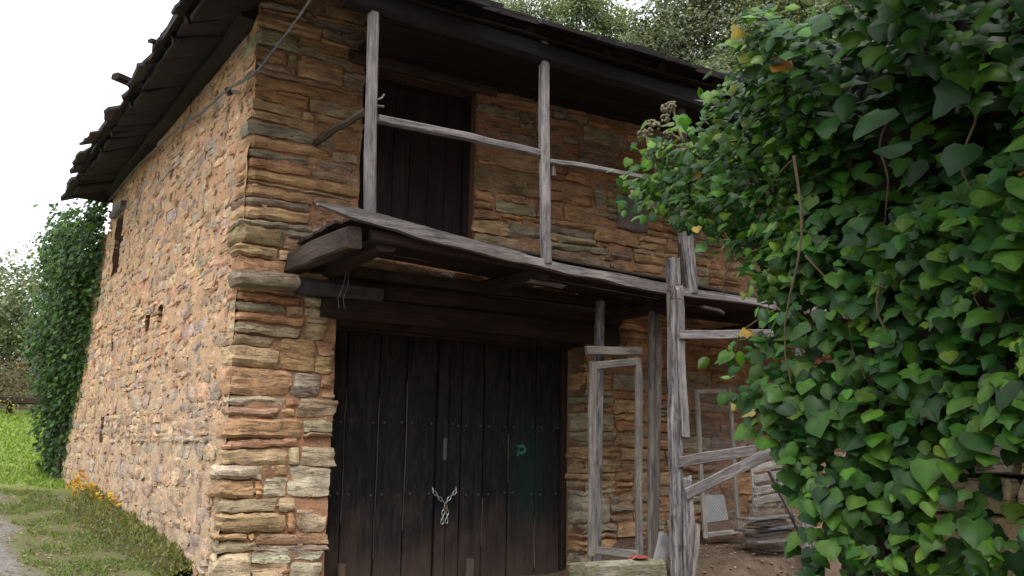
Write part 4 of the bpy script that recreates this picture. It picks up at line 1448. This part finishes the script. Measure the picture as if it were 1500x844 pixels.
o = sb.build('stems', M_STEM, ivy, 60); o['kind'] = 'stuff'
for (a, h, a0, h0) in ((2.13, 2.90, 2.03, 2.66), (1.90, 2.945, 1.82, 2.74), (1.93, 2.84, 1.84, 2.76), (1.17, 3.18, 1.25, 3.0)):
    v, f = tube_vf([iv(a0, h0, -.12), iv((a + a0) / 2 + .01, (h + h0) / 2, -.12), iv(a, h, -.12)], .006, .004, n=5)
    stm = obj('flower_stem', mesh('flower_stem', v, f, M_YOUNG, 60), ivy)
    if h > 3.1: continue
    for _ in range(3):
        ca, ch, cdp = a + ir.gauss(0, .03), h + ir.gauss(0, .025), -.12 + ir.gauss(0, .02)
        bb_ = Batch()
        for q in range(14):
            th, ph = ir.uniform(0, 6.28), math.acos(ir.uniform(-1, 1))
            c_ = iv(ca, ch, cdp) + .018 * np.array([math.sin(ph) * math.cos(th), math.sin(ph) * math.sin(th), math.cos(ph)])
            bb_.add(*rock_vf(c_, (.012, .012, .012), q, 2, .05))
        o = bb_.build('berry_cluster', M_BERRY, stm, 180); o['kind'] = 'stuff'

# ------------------------------------------------------------------ loose foliage helper (trees, bushes)
def quads_from(points, normals, sizes, tints, r, aspect=.55):
    n = len(points)
    rnd = np.random.RandomState(r)
    nn = normals / np.linalg.norm(normals, axis=1, keepdims=True)
    up = rnd.normal(size=(n, 3))
    x = np.cross(nn, up); x /= np.linalg.norm(x, axis=1, keepdims=True)
    y = np.cross(nn, x)
    s = sizes[:, None]
    bend = nn * s * .12
    v = np.stack([points - x * s * .5, points - y * s * aspect * .5 + bend, points + x * s * .5, points + y * s * aspect * .5 + bend], 1).reshape(-1, 3)
    f = np.arange(n * 4).reshape(n, 4)
    t = np.repeat(tints, 4, axis=0)
    return v, f, t

def crown_mesh(name, seed, nclump, per, radius, spread, size, cols, hollowk=.35):
    """leaf clumps spread unevenly through an ellipsoid of radius (rx, ry, rz) centred on the origin"""
    rnd = np.random.RandomState(seed)
    P, T, Nn = [], [], []
    n = 0
    while n < nclump:
        d = rnd.normal(size=3); d /= np.linalg.norm(d)
        rr_ = rnd.uniform(hollowk, 1) ** .6
        lump = 1 + .38 * float(vnoise(np.array([d * 2.1 + seed]), seed)[0])
        c = d * rr_ * lump * np.array(radius)
        n += 1
        k = int(per * rnd.uniform(.4, 1.4))
        p = c + rnd.normal(size=(k, 3)) * spread * rnd.uniform(.6, 1.3) * np.array([1, 1, .7])
        base = np.array(cols[rnd.randint(len(cols))]) * rnd.uniform(.7, 1.3)
        P.append(p)
        T.append(base[None] * rnd.uniform(.75, 1.25, size=(k, 1)))
        Nn.append(d[None] * .6 + np.array([0, 0, .6]) + rnd.normal(size=(k, 3)) * .6)
    P, T, Nn = np.concatenate(P), np.concatenate(T), np.concatenate(Nn)
    v, f, t = quads_from(P, Nn, size * rnd.uniform(.6, 1.4, len(P)), T, seed)
    return mesh(name, v, f, M_TREELEAF, None, t)

def trunk_mesh(seed, H, r0, crown_z, nl=7, spread=1.6):
    r = random.Random(seed)
    b = Batch()
    pts = [(r.uniform(-.1, .1) * i, r.uniform(-.1, .1) * i, H * i / 5 - .4 * (i == 0)) for i in range(6)]
    b.add(*tube_vf(pts, r0, r0 * .35, n=8))
    for k in range(nl):
        t = r.uniform(.35, .95)
        i = min(4, int(t * 5)); q = Vector(pts[i]).lerp(Vector(pts[i+1]), t * 5 - i)
        a = r.uniform(0, 6.28)
        e = q + Vector((math.cos(a) * spread, math.sin(a) * spread, r.uniform(.5, 1.6)))
        b.add(*tube_vf([q, q.lerp(e, .5) + Vector((0, 0, .15)), e], r0 * .4, r0 * .1, n=5))
    v = np.concatenate(b.v)
    return mesh('trunk', v, b.f, M_BARK, 60)

OLIVE = [(.19, .215, .145), (.21, .23, .155), (.17, .2, .14), (.24, .25, .175), (.185, .215, .165)]
DARKG = [(.13, .165, .105), (.15, .18, .115), (.12, .15, .11), (.17, .195, .13)]
BUSHY = [(.14, .18, .10), (.17, .21, .11), (.13, .16, .11), (.2, .22, .13)]
crowns = [crown_mesh('crown', 5, 520, 66, (3.2, 3.2, 4.0), .34, .17, OLIVE),
          crown_mesh('crown', 6, 520, 66, (3.4, 3.4, 3.4), .32, .17, OLIVE + DARKG),
          crown_mesh('crown', 7, 480, 62, (2.6, 2.6, 4.2), .32, .16, BUSHY)]
trunks = [trunk_mesh(1, 6.5, .22, 6, 9, 2.0), trunk_mesh(2, 6.5, .2, 6, 9, 2.0), trunk_mesh(3, 6.5, .2, 6, 9, 1.7)]
TG = 'trees on the slope behind the house'
def tree(x, y, ztop, k, s, lab, rot=0.0, group=TG, name='leafy_tree'):
    g = float(terrain(np.array([x]), np.array([y]))[0])
    base = max(g, ztop - 11.0 * s) if False else g
    t = thing(name, lab, 'tree', (x, y, base), group)
    H = ztop - base
    rm = Matrix.Rotation(rot, 4, 'Z')
    cz = H - 3.7 * s
    obj('crown', crowns[k], t, Matrix.Translation((x, y, base + cz)) @ rm @ Matrix.Diagonal((s, s, s, 1)))
    kz = max(.3, (cz + 1.5 * s) / 6.5)
    obj('trunk', trunks[k], t, Matrix.Translation((x, y, base)) @ rm @ Matrix.Diagonal((s, s, kz, 1)))
# placed on the slope; crowns reach the heights the photograph shows above the eave
tree(18.3, 25.0, 21.6, 0, .75, 'small sparse olive tree showing just above the middle of the eave', .4)
tree(20.6, 23.2, 22.6, 2, .95, 'tall feathery tree rising above the eave left of the sky gap', 1.3)
tree(20.0, 21.0, 18.2, 1, .9, 'low rounded olive tree just above the eave below the tall one', 2.2)
tree(23.3, 21.6, 19.8, 0, .9, 'olive tree crown filling the dip below the sky gap', 3.0)
tree(22.3, 18.2, 17.6, 1, .95, 'greyish bushy tree above the right end of the eave', 4.2)
tree(25.2, 19.6, 23.4, 1, 1.05, 'tall dark oak right of the sky gap above the eave', 5.1)
tree(26.5, 16.6, 22.0, 0, 1.05, 'grey green tree standing between the tall oak and the ivy top', .9)
tree(25.5, 14.0, 19.0, 2, 1.1, 'bushy tree partly hidden behind the top of the large ivy', 1.9)
tree(21.5, 24.6, 20.6, 1, .95, 'dense tree filling the slope between the tall feathery tree and the dip', .7)
tree(24.2, 22.8, 21.2, 0, 1.0, 'paler tree seen through the sky gap above the eave', 1.1)
tree(19.6, 18.6, 15.8, 2, .9, 'low shrubby tree hugging the slate edge above the eave', 5.5)
tree(23.6, 16.2, 17.2, 1, .95, 'round tree right beside the left top of the large ivy', 3.3)
tree(30.0, 17.0, 26.0, 1, 1.2, 'darkest tall tree behind the ivy top at upper right', 2.6)
tree(29.0, 12.0, 23.0, 0, 1.2, 'tree farthest right on the slope mostly hidden by ivy', 3.7)

# ------------------------------------------------------------------ ivy on the far corner of the house
ivl = thing('ivy_plant', 'dark ivy column hanging from the far corner of the house under the eave', 'ivy', (-.3, 12.3, .5))
rnd = np.random.RandomState(4)
P, S_ = [], []
def col_half(z): return np.interp(z, [.6, 1.5, 3, 4.2, 5.2, 5.9], [.25, .42, .64, .86, .84, .6])
while len(P) < 9000:
    z = rnd.uniform(.55, 5.95)
    hw = float(col_half(z))
    y = rnd.uniform(9.2, 13.4)
    ylim = np.interp(z, [.6, 2.0, 3.0, 4.3, 5.2, 6], [12.3, 11.3, 10.4, 9.6, 9.2, 9.0])
    if y < ylim + rnd.normal() * .32: continue
    x = -rnd.uniform(.0, 1) * hw * (1 + .5 * float(vnoise(np.array([[y * 1.6, z * 1.6, 3]]), 81)[0]) + .25 * float(vnoise(np.array([[y * 4, z * 4, 3]]), 82)[0])) * min(1, (y - ylim + .3) / 1.6)
    P.append((x, y, z))
P = np.array(P)
P = P + rnd.normal(size=P.shape) * .06 * (1 + 2.5 * (rnd.uniform(size=(len(P), 1)) < .12))
P[:, 0] = np.minimum(P[:, 0], -.02)
nr = np.tile(np.array([-.8, -.35, .5]), (len(P), 1)) + rnd.normal(size=(len(P), 3)) * .4
ct = np.array([(.035, .085, .022), (.055, .115, .025), (.075, .145, .03), (.028, .066, .022)])[rnd.randint(0, 4, len(P))] * rnd.uniform(.8, 1.25, (len(P), 1))
v, f, t = quads_from(P, nr, .12 * rnd.uniform(.7, 1.3, len(P)), ct, 3, .8)
o = obj('leaves', mesh('leaves', v, f, M_LEAF, None, t), ivl); o['kind'] = 'stuff'
b = Batch()
for k_ in range(7):
    y = 11 + k_ * .3
    b.add(*tube_vf([(-.05, 12.2 + .05 * k_, .4), (-.12, y + .6, 2.5), (-.15, y, 4.3), (-.2, y - .5, 5.7)], .04, .015, n=5))
b.build('stems', M_BARK, ivl, 60)['kind'] = 'stuff'

# ------------------------------------------------------------------ left background: bushes, rail, flowers
BG = 'bushes on the slope at left'
bcrowns = [crown_mesh('crown', 15, 170, 40, (1.6, 1.6, 1.7), .22, .11, BUSHY), crown_mesh('crown', 16, 150, 40, (1.7, 1.7, 1.5), .24, .11, [(.12, .14, .09), (.15, .16, .11), (.10, .12, .085)]),
           crown_mesh('crown', 17, 80, 40, (1.3, 1.3, .9), .2, .07, [(.16, .12, .08), (.2, .15, .1), (.13, .1, .07), (.14, .14, .07)])]
def bush(x, y, k, s, zr, lab, rot=0.0):
    g = float(terrain(np.array([x]), np.array([y]))[0])
    t = thing('bush', lab, 'bush', (x, y, g), BG)
    obj('crown', bcrowns[k], t, Matrix.Translation((x, y, g + zr)) @ Matrix.Rotation(rot, 4, 'Z') @ Matrix.Diagonal((s, s, s, 1)))
    b = Batch()
    r = random.Random(int(x * 100))
    for q in range(7):
        a = r.uniform(0, 6.28)
        b.add(*tube_vf([(0, 0, -.2), (math.cos(a) * .2 * s, math.sin(a) * .2 * s, zr * .6), (math.cos(a) * .8 * s, math.sin(a) * .8 * s, zr + .5 * s)], .04 * s, .012, n=5))
    obj('trunk', mesh('trunk', np.concatenate(b.v), b.f, M_BARK, 60), t, Matrix.Translation((x, y, g)))
bush(-1.0, 27.5, 1, 1.5, 2.3, 'pale grey green bush at the far left edge above the dark rail', .3)
bush(.8, 26.0, 0, 1.5, 2.6, 'tall green bush rising behind the ivy column', 1.4)
bush(-.3, 30.5, 0, 1.7, 3.0, 'farthest rounded bush on the left skyline', 2.2)
bush(-2.8, 29.0, 1, 1.7, 2.2, 'grey bush cut by the left edge of the photograph', 2.9)
bush(-.9, 22.8, 2, 1.0, .75, 'low brown twiggy bush just behind the dark rail', .5)
bush(.6, 22.4, 2, 1.0, .9, 'brown leafless shrub between rail and ivy column', 1.7)
bush(-2.4, 23.6, 2, 1.1, .8, 'dry brown undergrowth at the left end of the rail', 2.4)
rail = thing('timber_rail', 'dark low timber rail crossing the top of the grass slope at left', 'rail', (-1.0, 19.6, 2.2))
def tz(x, y): return float(terrain(np.array([x]), np.array([y]))[0])
timber('beam', (-5.5, 19.9, tz(-5.5, 19.9) + .42), (1.2, 19.6, tz(1.2, 19.6) + .42), .12, .2, M_UNDER, rail, seg=8)
for x in (-4, -2.2, -.5, 1.0):
    timber('post', (x, 19.9, tz(x, 19.9) - .2), (x, 19.9, tz(x, 19.9) + .5), .14, .14, M_UNDER, rail, seg=4)

def flower_clump(name, lab, cat, pts, n, size, cols, spread, seed):
    rnd = np.random.RandomState(seed)
    P, T = [], []
    for (x, y, z) in pts:
        k = n // len(pts)
        P.append(np.array([x, y, z]) + rnd.normal(size=(k, 3)) * np.array(spread))
        T.append(np.array(cols)[rnd.randint(0, len(cols), k)] * rnd.uniform(.8, 1.2, (k, 1)))
    P, T = np.concatenate(P), np.concatenate(T)
    v, f, t = quads_from(P, rnd.normal(size=(len(P), 3)) + np.array([-.5, -.6, .5]), size * rnd.uniform(.6, 1.4, len(P)), T, seed, .5)
    o = obj(name, mesh(name, v, f, M_TREELEAF, None, t))
    tag(o, lab, cat, kind='stuff')
    return o
flower_clump('yellow_blossom', 'small yellow blossom on the bush in front of the rail', 'flowers', [(-.55, 19.3, 2.3), (-.95, 19.4, 2.15)], 70, .07, [(.5, .42, .04), (.2, .26, .05)], (.14, .12, .22), 3)
flower_clump('orange_fern', 'orange and yellow autumn ferns growing at the foot of the side wall', 'fern', [(-.10, 9.2, .62), (-.12, 8.4, .56), (-.12, 7.5, .52), (-.12, 6.6, .48), (-.10, 5.6, .40)], 300, .10, [(.55, .24, .04), (.6, .42, .05), (.42, .2, .05), (.3, .28, .06)], (.05, .25, .09), 5)

# ------------------------------------------------------------------ mossy bank at the foot of the side wall, grass, litter
def bank():
    ys = np.linspace(.9, 8.2, 74); ss = np.linspace(0, 1, 16)
    Yg, Sg = np.meshgrid(ys, ss, indexing='ij')
    wd = np.interp(Yg, [.9, 1.6, 5, 7, 8.2], [.36, .46, .62, .62, .1])
    hg = np.interp(Yg, [.9, 1.6, 5, 7.4, 8.2], [.13, .19, .25, .27, .02])
    X = .06 - wd * Sg
    base = terrain(X, Yg)
    prof = np.clip(1 - Sg ** 2.6, 0, 1)
    Z = base + hg * prof - .06 * (Sg == 1)
    q = np.stack([X * 5, Yg * 5, Z * 5], -1).reshape(-1, 3)
    nz_ = fbm(q, 51, 3).reshape(X.shape)
    X = X - .06 * nz_ * (Sg > .1)
    Z = Z + .05 * nz_
    v = np.stack([X, Yg, Z], -1).reshape(-1, 3)
    n = len(ss)
    f = [(i*n+j, i*n+j+1, (i+1)*n+j+1, (i+1)*n+j) for i in range(len(ys)-1) for j in range(n-1)]
    m, nn, b = newmat('moss')
    p = pos_of(nn)
    f1, f2, f3 = noise(nn, p, 4, 6, .65), noise(nn, p, 22, 5, .7), noise(nn, p, 80, 3, .7)
    c = mix(nn, ramp(nn, f1, .38, .62), (.075, .08, .016), (.15, .155, .035))
    c = mix(nn, ramp(nn, f2, .45, .62, 0, .8), c, (.055, .045, .028))
    c = mix(nn, ramp(nn, f3, .6, .7, 0, .7), c, (.32, .32, .22))
    nn.links.new(c, b.inputs['Base Color'])
    b.inputs['Roughness'].default_value = .95
    bump(nn, b, math_(nn, 'ADD', f2, f3), 1.0, .04)
    o = obj('mossy_bank', mesh('mossy_bank', v, f, m, 180)); o['kind'] = 'structure'
    return v
bv = bank()
def blades(P, hgt, cols, seed, wid=.012, lean_=.5):
    rnd = np.random.RandomState(seed)
    n = len(P)
    a = rnd.uniform(0, 6.283, n)
    w_ = np.stack([np.cos(a), np.sin(a), a * 0], 1) * wid * rnd.uniform(.6, 1.4, (n, 1))
    h_ = hgt * rnd.uniform(.4, 1.3, n)
    tip = np.stack([rnd.normal(size=n) * lean_ * h_, rnd.normal(size=n) * lean_ * h_, h_], 1)
    v = np.stack([P - w_, P + w_, P + tip], 1).reshape(-1, 3)
    f = np.arange(n * 3).reshape(n, 3)
    t = np.repeat(np.array(cols)[rnd.randint(0, len(cols), n)] * rnd.uniform(.75, 1.25, (n, 1)), 3, axis=0)
    return v, f, t
rnd = np.random.RandomState(31)
idx = rnd.randint(0, len(bv), 5200)
P = bv[idx] + rnd.normal(size=(5200, 3)) * np.array([.05, .06, .015])
v, f, t = blades(P, .055, [(.12, .16, .03), (.18, .20, .05), (.09, .10, .025), (.24, .23, .08), (.15, .12, .04)], 2, .012, .7)
o = obj('moss_tufts', mesh('moss_tufts', v, f, M_TREELEAF, None, t)); o['kind'] = 'stuff'
# grass slope behind and the verge along the path
X = rnd.uniform(-5, 1.6, 30000); Y = rnd.uniform(10.2, 20.5, 30000)
k = fbm(np.stack([X * .9, Y * .9, X * 0], 1), 5) * .8 + (Y - 11) > 0
X, Y = X[k], Y[k]
P1 = np.stack([X, Y, terrain(X, Y) - .01], 1)
v1, f1_, t1 = blades(P1, .09, [(.16, .26, .04), (.21, .31, .06), (.26, .34, .09), (.13, .22, .04)], 6, .02, .8)
X = rnd.uniform(-2.0, -.4, 16000); Y = rnd.uniform(-1.5, 10.5, 16000)
k = (fbm(np.stack([X * 1.6, Y * 1.6, X * 0], 1), 15) > -.05) & (X > -1.55 + .035 * Y + .25 * vnoise(np.stack([Y * .8, Y * 0, Y * 0], 1), 3))
X, Y = X[k], Y[k]
P2 = np.stack([X, Y, terrain(X, Y) - .01], 1)
v2, f2_, t2 = blades(P2, .07, [(.10, .17, .03), (.14, .2, .05), (.18, .19, .07), (.09, .13, .03)], 7, .008, .8)
o = obj('grass', mesh('grass', np.concatenate([v1, v2]), np.concatenate([f1_, f2_ + len(v1)]), M_TREELEAF, None, np.concatenate([t1, t2]))); o['kind'] = 'stuff'
# fallen leaves
n = 1500
X = np.concatenate([rnd.uniform(-2.6, -.5, n), rnd.uniform(4.6, 7.4, 500)]); Y = np.concatenate([rnd.uniform(-1.5, 11, n), rnd.uniform(-2.2, -.2, 500)])
P = np.stack([X, Y, terrain(X, Y) + .012], 1)
nr = np.array([0, 0, 1.]) + rnd.normal(size=(len(P), 3)) * .25
ct = np.array([(.26, .17, .10), (.34, .26, .18), (.18, .11, .07), (.4, .33, .26)])[rnd.randint(0, 4, len(P))]
v, f, t = quads_from(P, nr, .055 * rnd.uniform(.5, 1.4, len(P)), ct, 9, .6)
o = obj('fallen_leaves', mesh('fallen_leaves', v, f, M_TREELEAF, None, t)); o['kind'] = 'stuff'
